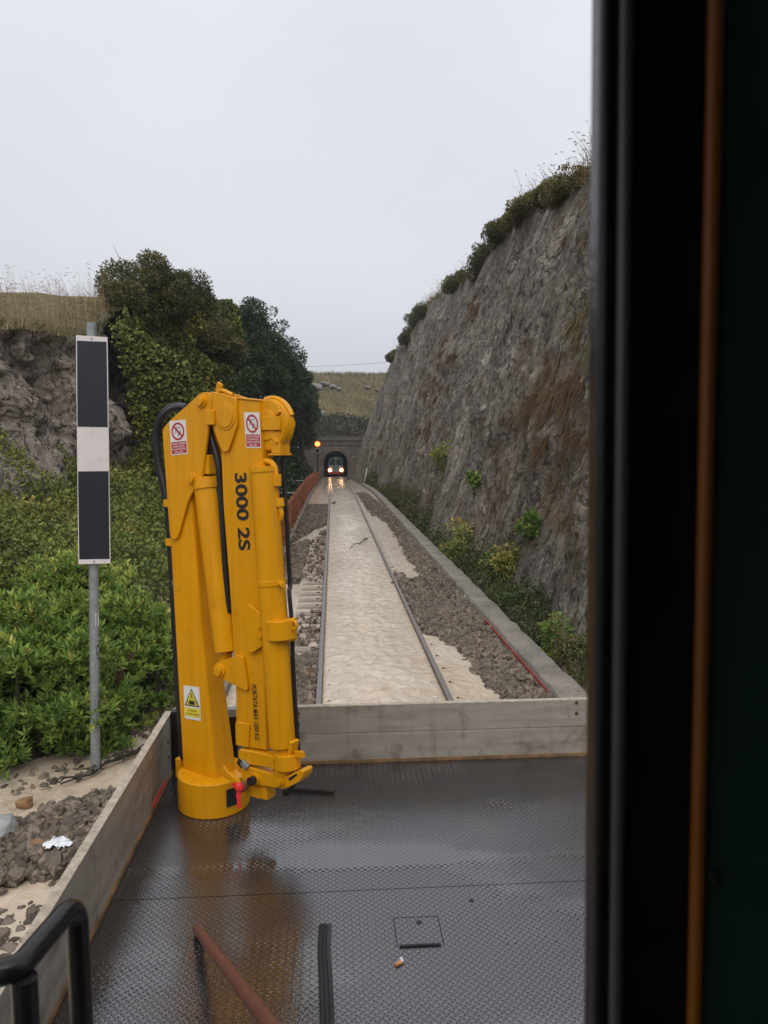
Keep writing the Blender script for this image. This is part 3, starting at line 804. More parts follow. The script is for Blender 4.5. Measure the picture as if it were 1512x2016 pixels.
# signal
SY = 84.0; p = at(625, 874, SY); zs = p.z
sg_ = thing('railway_signal', (p.x, SY, zt(SY)), 'trackside signal showing one orange light above a dark lamp', 'signal')
zr = zs - zt(SY)
MB().cyl((0,0.12,-0.5),(0,0.12,zr-0.2),0.08,seg=12).build('post', M['dark_steel'], sg_)
bk = MB().prism([(-0.28,zr+0.45),(0.28,zr+0.45),(0.28,zr-1.1),(-0.28,zr-1.1)], 0.0, 0.06).build('backing_board', M['black_paint'], sg_, bevel=0.02)
def ring(cx, cz, r0, r1, y0, y1, seg=28):
    mb = MB(); V = []; F = []
    for y in (y0, y1):
        for r_ in (r0, r1):
            for k in range(seg): a = 2*math.pi*k/seg; V.append((cx+r_*math.cos(a), y, cz+r_*math.sin(a)))
    for k in range(seg):
        k2 = (k+1) % seg
        F += [(k, k2, seg+k2, seg+k), (2*seg+k2, 2*seg+k, 3*seg+k, 3*seg+k2), (seg+k, seg+k2, 3*seg+k2, 3*seg+k), (k2, k, 2*seg+k, 2*seg+k2)]
    return mb.add(V, F)
for dz_, on in ((0.0, True), (-0.74, False)):
    lp = ring(0, zr+dz_, 0.22, 0.34, -0.06, 0.0).build('lit_lamp' if on else 'unlit_lamp', M['signal_glare'] if on else M['steel_grey'], sg_)  # the lit ring glows to imitate glare round its lens
    MB().sphere((0,-0.03,zr+dz_), (0.22,0.05,0.22)).build('lens', M['signal_core'] if on else M['glass_dark'], lp)

# leaning white marker at the end of the kerb, and a pile of wet timber
p = atz(697, 948, zt(66)+0.15)
o = MB().bar((0,0,-0.3),(0.35,0,1.5),0.10,0.05,(0,1,0)).build('marker_stake', M['white_paint'], origin=None); o.location = (2.75, 68.3, zt(68.3))
tag(o, 'leaning pale stake at the far end of the kerb wall', 'stake')

# overhead wire above the hill, strung between two poles out on the flanks
a_ = at(540, 722, 175); b_ = at(900, 697, 175)
pts = [a_.lerp(b_, t) - Vector((0,0,0.8*4*t*(1-t))) for t in np.linspace(0, 1, 14)]
o = MB().tube(pts, 0.03, 5).build('overhead_wire', M['dark_steel'], origin=tuple(a_)); tag(o, 'thin overhead wire crossing the sky above the far hill', 'wire')
hz_ = NM('haze_air'); hz_.t.nodes.remove(hz_.b)
pv_ = hz_.n('ShaderNodeVolumePrincipled'); pv_.inputs['Color'].default_value = (0.82,0.84,0.88,1); pv_.inputs['Density'].default_value = 0.0006; pv_.inputs['Anisotropy'].default_value = 0.1
hz_.l(pv_.outputs[0], hz_.t.nodes['Material Output'].inputs['Volume'])
o = MB().box((-950,-950,-12), (950,950,70)).build('haze', hz_.m, smooth=0); tag(o, 'thin grey drizzle haze filling the cutting', 'haze', kind='stuff')
# ------------------------------------------------------------------ the maintenance truck carrying the camera
DZ = 1.15
TO = (TCX, 2.2, DZ)
tk = thing('rail_truck', TO, 'flatbed track maintenance truck with wet checker plate deck, sideboards and dark cab', 'truck')
XL, XR = TCX-1.42, TCX+1.42
YF = at(870, 1496, 4.2); YF = atz(870, 1496, DZ).y
XL = atz(250, 1702, DZ).x
YS = atz(870, 1746, DZ).y
def tbuild(mb, name, mat, par=None, **kw):
    o = mb.build(name, mat, tk if par is None else par, **kw)
    me = o.data
    me.transform(Matrix.Translation(-Vector(TO)))
    return o
# the deck is two plates; object origin sits on the deck so that the tread pattern follows it
tbuild(MB().box((XL, YS+0.002, DZ-0.02), (XR, YF+0.05, DZ)), 'deck_plate', M['deck'])
# near plate with a cut for the hatch
hA, hB, hC, hD = atz(776, 1808, DZ), atz(862, 1804, DZ), atz(872, 1858, DZ), atz(782, 1864, DZ)
hx0, hx1, hy0, hy1 = (hA.x+hD.x)/2, (hB.x+hC.x)/2, (hC.y+hD.y)/2, (hA.y+hB.y)/2
gp = 0.003
Y0 = 0.62
mb = MB()
mb.box((XL, Y0, DZ-0.02), (hx0-gp, YS-0.002, DZ)); mb.box((hx1+gp, Y0, DZ-0.02), (XR, YS-0.002, DZ))
mb.box((hx0-gp, Y0, DZ-0.02), (hx1+gp, hy0-gp, DZ)); mb.box((hx0-gp, hy1+gp, DZ-0.02), (hx1+gp, YS-0.002, DZ))
tbuild(mb, 'deck_plate', M['deck'])
ht = tbuild(MB().box((hx0, hy0, DZ-0.02), (hx1, hy1, DZ-0.0005)), 'hatch', M['deck'])
for f in (0.32, 0.72):
    xh = hx0 + (hx1-hx0)*f
    tbuild(MB().cyl((xh-0.045, hy0-0.004, DZ+0.002), (xh+0.035, hy0-0.004, DZ+0.002), 0.006, seg=8), 'hinge', M['print_black'], ht)
tbuild(MB().cyl(((hx0+hx1)/2+0.01, hy1-0.03, DZ-0.001), ((hx0+hx1)/2+0.01, hy1-0.03, DZ+0.0015), 0.011, seg=14), 'finger_hole', M['print_black'], ht)
p = atz(928, 1773, DZ)
tbuild(MB().cyl((p.x, p.y, DZ-0.002), (p.x, p.y, DZ+0.0015), 0.010, seg=14), 'drain_hole', M['print_black'])
tbuild(MB().box((XL+0.15, -1.6, DZ-0.42), (XR-0.15, YF-0.1, DZ-0.022)), 'chassis', M['dark_steel'])
# sideboards, each of two boards with a narrow joint
ZT = DZ + (CAM.z - DZ) - (CAM.z - at(870, 1384, YF).z)
ZT = at(870, 1384, YF).z
zm = DZ + (ZT-DZ)*0.52
def board_front():
    f = tbuild(MB().box((XL, YF, DZ+0.004), (XR, YF+0.032, zm-0.0015)).box((XL, YF, zm+0.0015), (XR, YF+0.032, ZT-0.006)), 'front_sideboard', M['board'], bevel=0.002)
    tbuild(MB().box((XL-0.002, YF-0.001, ZT-0.0055), (XR+0.002, YF+0.034, ZT)), 'edge', M['board_edge'], f)
    tbuild(MB().box((XL, YF-0.008, DZ+0.001), (XR, YF-0.0005, DZ+0.018)), 'bottom_trim', M['rust_gold'], f)
    for px_, py_ in ((1135,1383),(1135,1404),(587,1404),(587,1426)):
        q = at(px_, py_, YF)
        tbuild(MB().sphere((q.x, YF-0.001, q.z), (0.010,0.007,0.010), 10, 6), 'bolt', M['rust_bolt'], f)
    q = at(1135, 1384, YF)
M['rust_gold'] = basic('rust_streaked_trim', (0.20,0.115,0.05), 0.7, var=0.5, scale=9, dirt=(0.10,0.045,0.02))
board_front()
fl = tbuild(MB().box((XL-0.034, 0.3, DZ+0.004), (XL-0.001, YF-0.012, zm-0.0015)).box((XL-0.034, 0.3, zm+0.0015), (XL-0.001, YF-0.012, ZT-0.006)), 'left_sideboard', M['board'], bevel=0.002)
tbuild(MB().box((XL-0.036, 0.3, ZT-0.0055), (XL, YF-0.012, ZT)), 'edge', M['board_edge'], fl)
tbuild(MB().box((XL-0.0005, 0.62, DZ+0.001), (XL+0.008, YF-0.02, DZ+0.016)), 'bottom_trim', M['rust_gold'], fl)
q1 = atz(325, 1560, DZ+0.02)
tbuild(MB().box((XL-0.0004, q1.y-0.16, DZ+0.02), (XL+0.004, q1.y+0.10, DZ+0.034)), 'red_reflector', M['red_tape'], fl)
for py_ in (3.95, 4.08):
    for dz_ in (0.20, 0.12): tbuild(MB().sphere((XL, py_, DZ+dz_), (0.006,0.009,0.009), 10, 6), 'bolt', M['rust_bolt'], fl)
fr2 = tbuild(MB().box((XR+0.001, 0.3, DZ+0.004), (XR+0.034, YF-0.012, zm-0.0015)).box((XR+0.001, 0.3, zm+0.0015), (XR+0.034, YF-0.012, ZT-0.006)), 'right_sideboard', M['board'], bevel=0.002)
# stanchions
q = at(459, 1440, YF-0.03)
st = tbuild(MB().box((q.x-0.022, YF-0.05, DZ), (q.x+0.022, YF-0.009, ZT-0.03)), 'stanchion', M['black_paint'], bevel=0.003)
tbuild(MB().box((q.x-0.024, YF-0.052, ZT-0.0295), (q.x+0.024, YF-0.004, ZT+0.012)), 'cap', M['steel_grey'], st)
tbuild(MB().box((XL+0.002, YF-0.06, DZ), (XL+0.04, YF-0.0095, ZT+0.012)), 'stanchion', M['black_paint'], bevel=0.003)
# handrail of the cab step: bent black tube
h1 = at(150, 1772, 1.42); zr_ = h1.z
h2 = atz(32, 1912, zr_)
rr = 0.021
def bend(a, b, c, r, n=7):
    a, b, c = Vector(a), Vector(b), Vector(c)
    p0 = b + (a-b).normalized()*r; p1 = b + (c-b).normalized()*r
    return [p0*(1-t)**2 + b*2*t*(1-t) + p1*t*t for t in np.linspace(0, 1, n)]
top1 = Vector((h1.x, h1.y, zr_)); foot1 = Vector((h1.x+0.004, h1.y, DZ)); top2 = Vector((h2.x, h2.y, zr_)); left2 = Vector((h2.x-0.32, h2.y-0.03, zr_))
pts = [foot1] + bend(foot1, top1, top2, 0.055) + bend(top1, top2, left2, 0.03) + [left2]
hr = tbuild(MB().tube(pts, rr, 16), 'handrail', M['black_paint'], smooth=60)
tbuild(MB().tube([top2 + Vector((0.012,0,-0.012)), (top2.x+0.014, top2.y, DZ)], rr, 16), 'post', M['black_paint'], hr)
tbuild(MB().tube([left2, Vector((left2.x-0.03, left2.y, zr_-0.04)), Vector((left2.x-0.035, left2.y, DZ))], rr, 16), 'post', M['black_paint'], hr)
tbuild(MB().box((h2.x-0.4, 0.62, DZ-0.0), (h1.x+0.06, 1.05, DZ+0.006)), 'step_plate', M['dark_steel'], hr)

# cab: the window edge the picture is taken past, with rubber seal, frame, orange trim and green panel
cb = tbuild(MB().box((-0.95, -1.5, 3.55), (1.95, 0.40, 3.60)), 'cab', M['cab_green'] if 'cab_green' in M else M['black_paint'])  # unseen roof, added to keep sky light off the frame and panel
M['cab_green'] = basic('cab_dark_green', (0.022,0.06,0.036), 0.6, var=0.2, scale=4, bump=0.05)
M['cab_orange'] = basic('cab_orange_trim', (0.33,0.105,0.012), 0.5, var=0.2, scale=5)
M['cab_highlight'] = basic('cab_bead_highlight', (0.10,0.10,0.105), 0.35, var=0.1)  # grey is the sky highlight of a glossy black bead, put into its colour
cb.data.materials.clear(); cb.data.materials.append(M['cab_green'])
YC = 0.45
e0, e1 = at(1180, 0, YC), at(1163, 2016, YC)
ux = (e1-e0)/(e1.z-e0.z)          # lean of the frame edge
def cabstrip(name, a, b, y0, y1, mat, rnd=False, z0=DZ+0.01, z1=3.55, r=None):
    """vertical strip between px offsets a..b from the frame edge (0.3 mm per px)"""
    k = YC/FPX; mb = MB()
    A = e0 + ux*(z0-e0.z); B = e0 + ux*(z1-e0.z)
    if rnd:
        m_ = (a+b)/2*k
        mb.tube([(A.x+m_, y0, z0), (B.x+m_, y0, z1)], r or (b-a)/2*k, 14)
    else:
        V = []
        for P_, z in ((A, z0), (B, z1)):
            V += [(P_.x+a*k, y0, z), (P_.x+b*k, y0, z), (P_.x+b*k, y1, z), (P_.x+a*k, y1, z)]
        mb.add(V, [(3,2,1,0),(4,5,6,7),(0,1,5,4),(1,2,6,5),(2,3,7,6),(3,0,4,7)])
    return tbuild(mb, name, mat, cb, smooth=60)
cabstrip('rubber_seal', 0, 34, YC+0.0, 0, M['black_rubber'], True)
cabstrip('highlight_bead', 32, 62, YC-0.006, 0, M['cab_highlight'], True)
cabstrip('window_frame', 20, 218, YC-0.004, YC+0.03, M['black_paint'])
cabstrip('orange_trim', 194, 224, YC-0.012, 0, M['cab_orange'], True)
cabstrip('wall_panel', 212, 1900, YC-0.010, YC+0.03, M['cab_green'])
cabstrip('screw', 219, 231, YC-0.028, YC-0.02, M['print_black'], z0=at(1368, 1688, YC).z-0.003, z1=at(1368, 1688, YC).z+0.003)
tbuild(MB().box((-0.95, -1.55, DZ), (1.95, -1.5, 3.55)), 'shade_back_wall', M['cab_green'], cb)  # unseen back and side walls added behind the camera to darken the frame
tbuild(MB().box((1.90, -1.5, DZ), (1.95, 0.40, 3.55)), 'shade_side_wall', M['cab_green'], cb)
tbuild(MB().box((-0.95, -1.5, DZ-0.0), (1.90, 0.40, DZ+0.02)), 'floor_plate', M['dark_steel'], cb)

# ------------------------------------------------------------------ yellow folding crane
fp = atz(411, 1614, DZ)
CO = Vector((fp.x, fp.y + 0.17, DZ))
ca = R(-38)
cr = thing('crane', CO, 'yellow folded hydraulic crane with warning stickers standing on the truck deck', 'crane', rz=ca)
RI = Matrix.Rotation(-ca, 3, 'Z')
def cl_(px, py, yo):
    """pixel -> (x, z) on the crane's own plane y = yo"""
    o = RI @ (CAM - CO); d = RI @ ray(px, py)
    t = (yo - o.y)/d.y; q = o + d*t
    return (q.x, q.z)
def c3(px, py, yo): a, b_ = cl_(px, py, yo); return Vector((a, yo, b_))
def z1(x, y): return (280+x/3.78, 730+y/3.78)
def z2(x, y): return (280+x/3.6, 1150+y/3.6)
def outline(fn, pts, yo): return [cl_(*fn(x, y), yo) for x, y in pts]
idf = lambda x, y: (x, y)
YL = M['yellow']
# base drum with a slot
mb = MB(); mb.cyl((0,0,0), (0,0,0.168), 0.172, seg=48)
base = mb.build('base_drum', YL, cr, bevel=0.006)
a_ = R(28)
rm_ = Matrix.Rotation(R(-22), 3, 'Z')
mb = MB()
mb.box((0.166,-0.035,0.05), (0.176,0.035,0.135))
o = mb.build('slot', M['print_black'], base); o.rotation_euler.z = R(-12)
# column: four sided, tapering, with rounded corners
yf = -0.072
def loft(mb, secs, rc=0.014, n=4):
    """secs: (x0,x1,y0,y1,z)"""
    V = []; F = []
    for x0, x1, y0, y1, z in secs:
        for cx_, cy_, a0 in ((x0+rc,y0+rc,180),(x1-rc,y0+rc,270),(x1-rc,y1-rc,0),(x0+rc,y1-rc,90)):
            for k in range(n+1):
                a = R(a0+90*k/n); V.append((cx_+rc*math.cos(a), cy_+rc*math.sin(a), z))
    m_ = 4*(n+1)
    for j in range(len(secs)-1):
        for i in range(m_): F.append((j*m_+i, j*m_+(i+1)%m_, (j+1)*m_+(i+1)%m_, (j+1)*m_+i))
    F.append(tuple(range(m_-1,-1,-1))); F.append(tuple((len(secs)-1)*m_+i for i in range(m_)))
    return mb.add(V, F)
secs = []
for (l, r_, dep) in (((359,1524),(424,1530),0.145), ((339.7,1178),(391,1182),0.10), ((328,960),(374,962),0.085), ((324,880),(372,880),0.08)):
    A_ = cl_(*l, yf); B_ = cl_(*r_, yf)
    secs.append((A_[0], B_[0], yf, yf+dep, (A_[1]+B_[1])/2))
secs[0] = secs[0][:4] + (0.155,)
loft(MB(), secs, 0.016).build('column', YL, cr, smooth=50)
# column head plates (front and rear)
HP = [(150,455),(158,425),(205,370),(300,285),(425,172),(450,160),(480,160),(503,175),(513,205),(512,250),(493,395),(445,795),(440,820),(425,845),(385,885),(360,925),(340,970),(268,1225),(258,1245),(240,1256),(222,1252),(208,1235),(204,1215)]
pl = MB().prism(outline(z1, HP, yf-0.016), yf-0.016, yf-0.002).build('head_plate', YL, cr, bevel=0.003)
MB().prism(outline(z1, HP, yf-0.016), yf+0.088, yf+0.10).build('head_plate', YL, cr, bevel=0.003)
def pin(px, py, yo, r, par, name='pivot_pin', mat=None):
    q = c3(px, py, yo)
    MB().cyl(q + Vector((0,0.01,0)), q + Vector((0,-0.010,0)), r, seg=20).cyl(q + Vector((0,-0.010,0)), q + Vector((0,-0.022,0)), r*0.68, seg=20).build(name, mat or YL, par, bevel=0.002)
pin(*z1(447,226), yf-0.016, 0.030, pl); pin(*z1(378,802), yf-0.016, 0.030, pl)
# lift cylinder between column and boom
ct, cbm = c3(*z1(478,800), yf+0.045), c3(*z2(606,470), yf+0.03)
lc = MB().cyl(ct, cbm, 0.064, 0.060, 28).build('lift_cylinder', YL, cr, bevel=0.004)
dv = (cbm-ct).normalized()
MB().cyl(ct - dv*0.004, ct + dv*0.05, 0.070, seg=28).build('gland', YL, lc, bevel=0.003)
MB().box(tuple(ct + Vector((-0.07,-0.05,0.02))), tuple(ct + Vector((0.07,0.05,0.11)))).build('end_block', YL, lc, bevel=0.006)
MB().cyl(cbm, c3(*z2(575,600), yf+0.03), 0.026, seg=16).build('piston_rod', YL, lc)
# boom
yb = yf + 0.004
BO = [(560,300),(690,205),(862,222),(888,600),(886,720),(905,1700)]
pts = [cl_(*z1(*p_), yb) for p_ in [(575,330),(690,203),(862,220),(889,640),(891,1000),(908,1700)]] + [cl_(*z2(*p_), yb) for p_ in [(862,500),(880,1182),(770,1166),(664,1140),(660,700),(645,480),(615,0)]] + [cl_(*z1(*p_), yb) for p_ in [(600,1000),(585,640)]]
boom = MB().prism(pts, yb, yb+0.075).build('boom', YL, cr, bevel=0.008)
GU = [(497,330),(497,175),(505,158),(522,156),(600,172),(690,200),(698,215),(706,405),(700,425),(645,585),(632,602),(612,605),(592,596),(578,565)]
gu = MB().prism(outline(z1, GU, yb-0.012), yb-0.014, yb-0.001).build('knuckle_plate', YL, cr, bevel=0.003)
MB().prism(outline(z1, GU, yb-0.012), yb+0.078, yb+0.09).build('knuckle_plate', YL, cr, bevel=0.003)
q = c3(*z1(620,337), yb-0.014)
MB().cyl(q + Vector((0,0.005,0)), q + Vector((0,-0.004,0)), 0.062, seg=32).cyl(q + Vector((0,0,0)), q + Vector((0,-0.008,0)), 0.050, seg=32).build('boss', YL, gu, bevel=0.002)
q = c3(*z1(512,345), yb-0.02)
MB().box((q.x-0.026, yb-0.032, q.z-0.035), (q.x+0.026, yb-0.014, q.z+0.032)).build('bracket', YL, gu, bevel=0.004)
# lifting eye on the knuckle top
q = c3(*z1(612,165), yb+0.02)
MB().tube(curve([q+Vector((-0.05,0,-0.01)), q+Vector((-0.02,0,0.012)), q+Vector((0.03,0,-0.004)), q+Vector((0.05,0,-0.012))], 4), 0.011, 8).bar(q+Vector((-0.04,0,0)), q+Vector((-0.02,-0.005,0.045)), 0.035, 0.012, (0,1,0)).build('lifting_eye', YL, cr, bevel=0.003)
# top cap strip
MB().prism([cl_(*z1(*p_), yb) for p_ in [(690,196),(866,214),(866,224),(690,206)]], yb-0.006, yb+0.082).build('cap_strip', YL, boom, bevel=0.002)
# plate welded on the boom foot
MB().prism(outline(z2, [(660,980),(672,975),(755,990),(760,1000),(752,1160),(664,1140)], yb-0.008), yb-0.010, yb-0.001).build('stop_plate', YL, boom, bevel=0.004)
# lower bracket with pin
BR = [(516,600),(520,570),(535,553),(655,512),(668,505),(700,508),(712,520),(722,560),(750,725),(748,748),(738,756),(725,750),(560,668),(530,645)]
br = MB().prism(outline(z2, BR, yb-0.012), yb-0.016, yb-0.002).build('cylinder_bracket', YL, cr, bevel=0.003)
pin(*z2(552,612), yb-0.016, 0.034, br)
# extension cylinder along the boom's right edge
ye = yb + 0.01
et, eb = c3(*z1(905,735), ye), c3(*z2(996,1140), ye)
ex = MB().cyl(et, eb, 0.060, 0.060, 12).build('extension_cylinder', YL, cr, smooth=35)
dv = (eb-et).normalized()
MB().cyl(et-dv*0.012, et+dv*0.012, 0.064, seg=12).build('end_cap', YL, ex, bevel=0.002)
q = et.lerp(eb, 0.405)
MB().cyl(q-dv*0.012, q+dv*0.012, 0.064, seg=12).cyl(q+Vector((0.06,-0.01,0)), q+Vector((0.085,-0.02,0)), 0.013, seg=10).build('joint_band', YL, ex, bevel=0.002)
MB().cyl(eb, c3(*z2(1005,1340), ye), 0.045, seg=14).build('extension_rod', YL, ex)
# upper bracket with clamp
UB = [(722,165),(735,150),(768,150),(785,165),(915,270),(932,330),(932,370),(918,392),(800,475),(785,484),(752,484)]
ub = MB().prism(outline(z2, UB, yb-0.020), yb-0.022, yb-0.008).build('clamp_bracket', YL, cr, bevel=0.003)
qc = c3(*z2(878,335), yb-0.022)
MB().cyl(qc+Vector((0,0.004,0)), qc+Vector((0,-0.008,0)), 0.05, seg=24).build('flange', YL, ub, bevel=0.002)
for k in range(4):
    a = R(45+90*k); MB().cyl(qc+Vector((0.032*math.cos(a),-0.006,0.032*math.sin(a))), qc+Vector((0.032*math.cos(a),-0.02,0.032*math.sin(a))), 0.011, seg=8).build('bolt', YL, ub)
q0 = c3(*z2(985,315), ye)
mb = MB().cyl(q0-dv*0.042, q0+dv*0.042, 0.068, seg=28); mb.bar(q0+Vector((0.05,0.01,-0.05)), q0+Vector((0.05,0.01,0.05)), 0.016, 0.06, (0,1,0))
mb.build('clamp', YL, ub, bevel=0.003)
ql = c3(*z2(1040,285), ye)
lug_ = MB().bar(ql+Vector((0,0,0)), ql+Vector((0.025,0,0.0)), 0.018, 0.028); lug_.tube([ql+Vector((0.03+0.014*math.cos(a),0,0.018*math.sin(a))) for a in np.linspace(0,2*math.pi,14)], 0.007, 6)
lug_.build('hose_eye', YL, ub)
# lower link plate and clamp
LP = [(682,1185),(688,1172),(700,1170),(930,1215),(965,1222),(990,1245),(1000,1280),(988,1305),(960,1315),(935,1308),(700,1272),(684,1262)]
lp = MB().prism(outline(z2, LP, yb-0.016), yb-0.018, yb+0.03).build('link_plate', YL, cr, bevel=0.005)
q = c3(*z2(962,1272), yb-0.018)
MB().cyl(q+Vector((0,0.004,0)), q+Vector((0,-0.010,0)), 0.043, seg=24).build('flange', YL, lp, bevel=0.002)
for k in range(4):
    a = R(45+90*k); MB().cyl(q+Vector((0.026*math.cos(a),-0.008,0.026*math.sin(a))), q+Vector((0.026*math.cos(a),-0.019,0.026*math.sin(a))), 0.010, seg=8).build('bolt', YL, lp)
q0 = c3(*z2(1030,1245), ye)
MB().cyl(q0-dv*0.034, q0+dv*0.034, 0.058, seg=24).build('clamp', YL, lp, bevel=0.003)
ql = c3(*z2(1085,1205), ye)
MB().bar(ql+Vector((-0.03,0,-0.05)), ql+Vector((-0.005,0,0.06)), 0.02, 0.05, (0,1,0)).bar(ql, ql+Vector((0.05,0,0.01)), 0.018, 0.03).build('hose_eye', YL, lp, bevel=0.003)
# boom head with hook jaw
HD = [(706,1310),(715,1290),(735,1285),(870,1330),(975,1350),(1030,1362),(1110,1318),(1135,1316),(1147,1330),(1143,1362),(1120,1398),(1040,1440),(1000,1452),(930,1440),(720,1412),(708,1400)]
hd = MB().prism(outline(z2, HD, yb-0.016), yb-0.020, yb+0.045).build('boom_head', YL, cr, bevel=0.005)
pin(*z2(982,1395), yb-0.020, 0.024, hd)
q = c3(*z2(805,1380), yb-0.020)
MB().cyl(q+Vector((0,0.004,0)), q+Vector((0,-0.012,0)), 0.026, seg=20).build('bolt_collar', YL, hd)
MB().cyl(q+Vector((0,-0.012,0)), q+Vector((0.0,-0.04,0)), 0.020, seg=8).build('bolt', M['print_black'], hd)
MB().prism([cl_(*z2(*p_), yb-0.01) for p_ in [(1045,1372),(1100,1338),(1112,1345),(1060,1388)]], yb-0.0215, yb-0.0195).build('jaw_gap', M['print_black'], hd)
TB = [(732,1415),(940,1440),(936,1505),(885,1538),(735,1495)]
tb = MB().prism([cl_(*z2(*p_), yb-0.008) for p_ in [(732,1412),(880,1440),(884,1538),(733,1492)]], yb-0.008, yb+0.052).build('inner_boom', YL, cr, bevel=0.006)
MB().prism([cl_(*z2(*p_), yb-0.011) for p_ in [(732,1425),(830,1440),(832,1522),(733,1492)]], yb-0.013, yb-0.009).build('wear_plate', YL, tb, bevel=0.003)
# latch arm from the base to the boom, with cross pin
LA = [(563,1300),(580,1285),(600,1320),(700,1405),(720,1430),(722,1462),(705,1475),(690,1462),(640,1405),(585,1372)]
la = MB().prism(outline(z2, LA, yf-0.05), yf-0.055, yf-0.043).build('latch_arm', YL, cr, bevel=0.003)
MB().prism([(a+0.03, b+0.02) for a, b in outline(z2, LA, yf-0.05)], yf+0.0, yf+0.012).build('latch_arm', YL, cr, bevel=0.003)
q = c3(*z2(705,1440), yf-0.055)
MB().cyl(q+Vector((0,-0.006,0)), q+Vector((0.0,0.02,0)), 0.024, seg=18).build('latch_pin', M['rust'], la)
q = c3(*z2(690,1272), yf-0.02)
MB().bar(q+Vector((-0.02,0.02,0.01)), q+Vector((0.02,0.02,-0.01)), 0.035, 0.04).build('rubber_stop', M['black_rubber'], cr, bevel=0.008)
MB().bar(q+Vector((0.02,0.0,0.015)), q+Vector((0.05,0.0,-0.01)), 0.02, 0.03).build('stop_pad', M['steel_grey'], cr, bevel=0.004)
# hose drum on the head's right
yd = yb + 0.03
qd = c3(526, 837, yd)
dr = MB().cyl(qd, qd+Vector((0,0.05,0)), 0.114, seg=44).cyl(qd+Vector((0,-0.006,0)), qd, 0.108, seg=44).build('hose_drum', YL, cr, bevel=0.008)
MB().cyl(qd+Vector((0,-0.012,0)), qd+Vector((0,-0.004,0)), 0.066, seg=32).build('hub_disc', YL, dr, bevel=0.003)
for a in (35, -48, 140, 230):
    c_, s_2 = math.cos(R(a)), math.sin(R(a))
    MB().bar(qd+Vector((0.066*c_,-0.009,0.066*s_2)), qd+Vector((0.104*c_,-0.009,0.104*s_2)), 0.014, 0.02, (0,1,0)).build('rib', YL, dr, bevel=0.002)
# strap round the drum
bx0 = qd.x-0.10; bx1 = qd.x+0.090
MB().box((bx0, yd-0.022, qd.z-0.022), (bx1, yd-0.0125, qd.z+0.036)).box((bx1-0.008, yd-0.0125, qd.z-0.022), (bx1, yd+0.066, qd.z+0.036)).build('strap', YL, dr, bevel=0.002)
q = Vector((bx1, yd+0.045, qd.z+0.007))
MB().cyl(q, q+Vector((0.012,0,0)), 0.026, seg=20).cyl(q+Vector((0.012,0,0)), q+Vector((0.02,0,0)), 0.013, seg=16).build('strap_bolt', YL, dr, bevel=0.002)
zlo = cl_(540, 893, yd)[1]
MB().prism([(qd.x+0.03, qd.z-0.03), (bx1-0.010, qd.z-0.03), (bx1-0.010, zlo), (qd.x+0.03, zlo)], yd-0.0115, yd+0.058).build('guide_box', YL, dr, bevel=0.004)
MB().box((qd.x+0.015, yd-0.016, zlo-0.008), (bx1-0.004, yd+0.063, zlo)).build('guide_lip', YL, dr, bevel=0.002)
MB().tube([qd+Vector((0.118*math.cos(a),0.035,0.118*math.sin(a))) for a in np.linspace(R(20), R(110), 12)], 0.012, 6).build('seam_rib', YL, dr)
# pipes and fittings
pp = [c3(*z1(*p_), ye+0.01) for p_ in [(893,712),(895,685),(925,672),(960,682),(985,715),(998,790),(1003,830)]]
MB().tube(curve(pp, 5), 0.012, 8).cyl(pp[0]+Vector((0,0,-0.02)), pp[0]+Vector((0,0,0.02)), 0.022, seg=8).cyl(pp[-1]+Vector((0,0,0.035)), pp[-1]+Vector((0,0,-0.015)), 0.02, seg=8).build('hydraulic_pipe', YL, cr)
pp = [c3(*z1(*p_), ye+0.02) for p_ in [(1000,860),(992,905),(996,950),(1000,1000)]]
mb = MB()
for t in np.linspace(0, 1, 9):
    k = t*3; i = min(int(k), 2); c_ = pp[i].lerp(pp[i+1], k-i); mb.tube([c_+Vector((0.008*math.cos(a),0,0.011*math.sin(a))) for a in np.linspace(0, 2*math.pi, 9)], 0.0035, 5)
mb.build('chain', M['steel_grey'], cr)
pp = [c3(*z1(*p_), ye+0.02) for p_ in [(1018,965),(1024,1010),(1036,1060),(1028,1105),(1005,1140)]]
MB().tube(curve(pp, 5), 0.011, 8).cyl(pp[0]+Vector((0,0,0.01)), pp[1], 0.022, seg=8).build('hydraulic_pipe', YL, cr)
# black hoses
pp = [c3(*z1(*p_), yf+0.05) for p_ in [(330,275),(250,275),(175,320),(125,410),(112,520),(128,700),(165,850),(200,1050),(218,1300),(234,1600)]] + [c3(*z2(*p_), yf+0.03) for p_ in [(226,0),(238,300),(258,700),(280,1000),(292,1240)]]
MB().tube(curve(pp, 5), 0.017, 10).build('hose', M['black_rubber'], cr)
pp = [c3(*z1(*p_), yf+0.09) for p_ in [(330,262),(240,258),(160,305),(108,405),(97,520),(114,700),(152,870),(190,1080),(206,1300),(222,1600)]] + [c3(*z2(*p_), yf+0.07) for p_ in [(213,0),(226,300),(246,700),(268,1000),(282,1240)]]
MB().tube(curve(pp, 5), 0.014, 10).build('hose', M['black_rubber'], cr)
pp = [c3(*z1(*p_), yb+0.02) for p_ in [(500,400),(505,470),(540,580),(570,700),(582,850),(592,1000),(606,1200),(625,1500),(650,1800)]]
MB().tube(curve(pp, 5), 0.016, 10).build('hose', M['black_rubber'], cr)
pp = [c3(*z1(*p_), yb+0.05) for p_ in [(478,420),(485,560),(510,680),(560,840),(590,1000)]]
MB().tube(curve(pp, 5), 0.016, 10).build('hose', M['black_rubber'], cr)
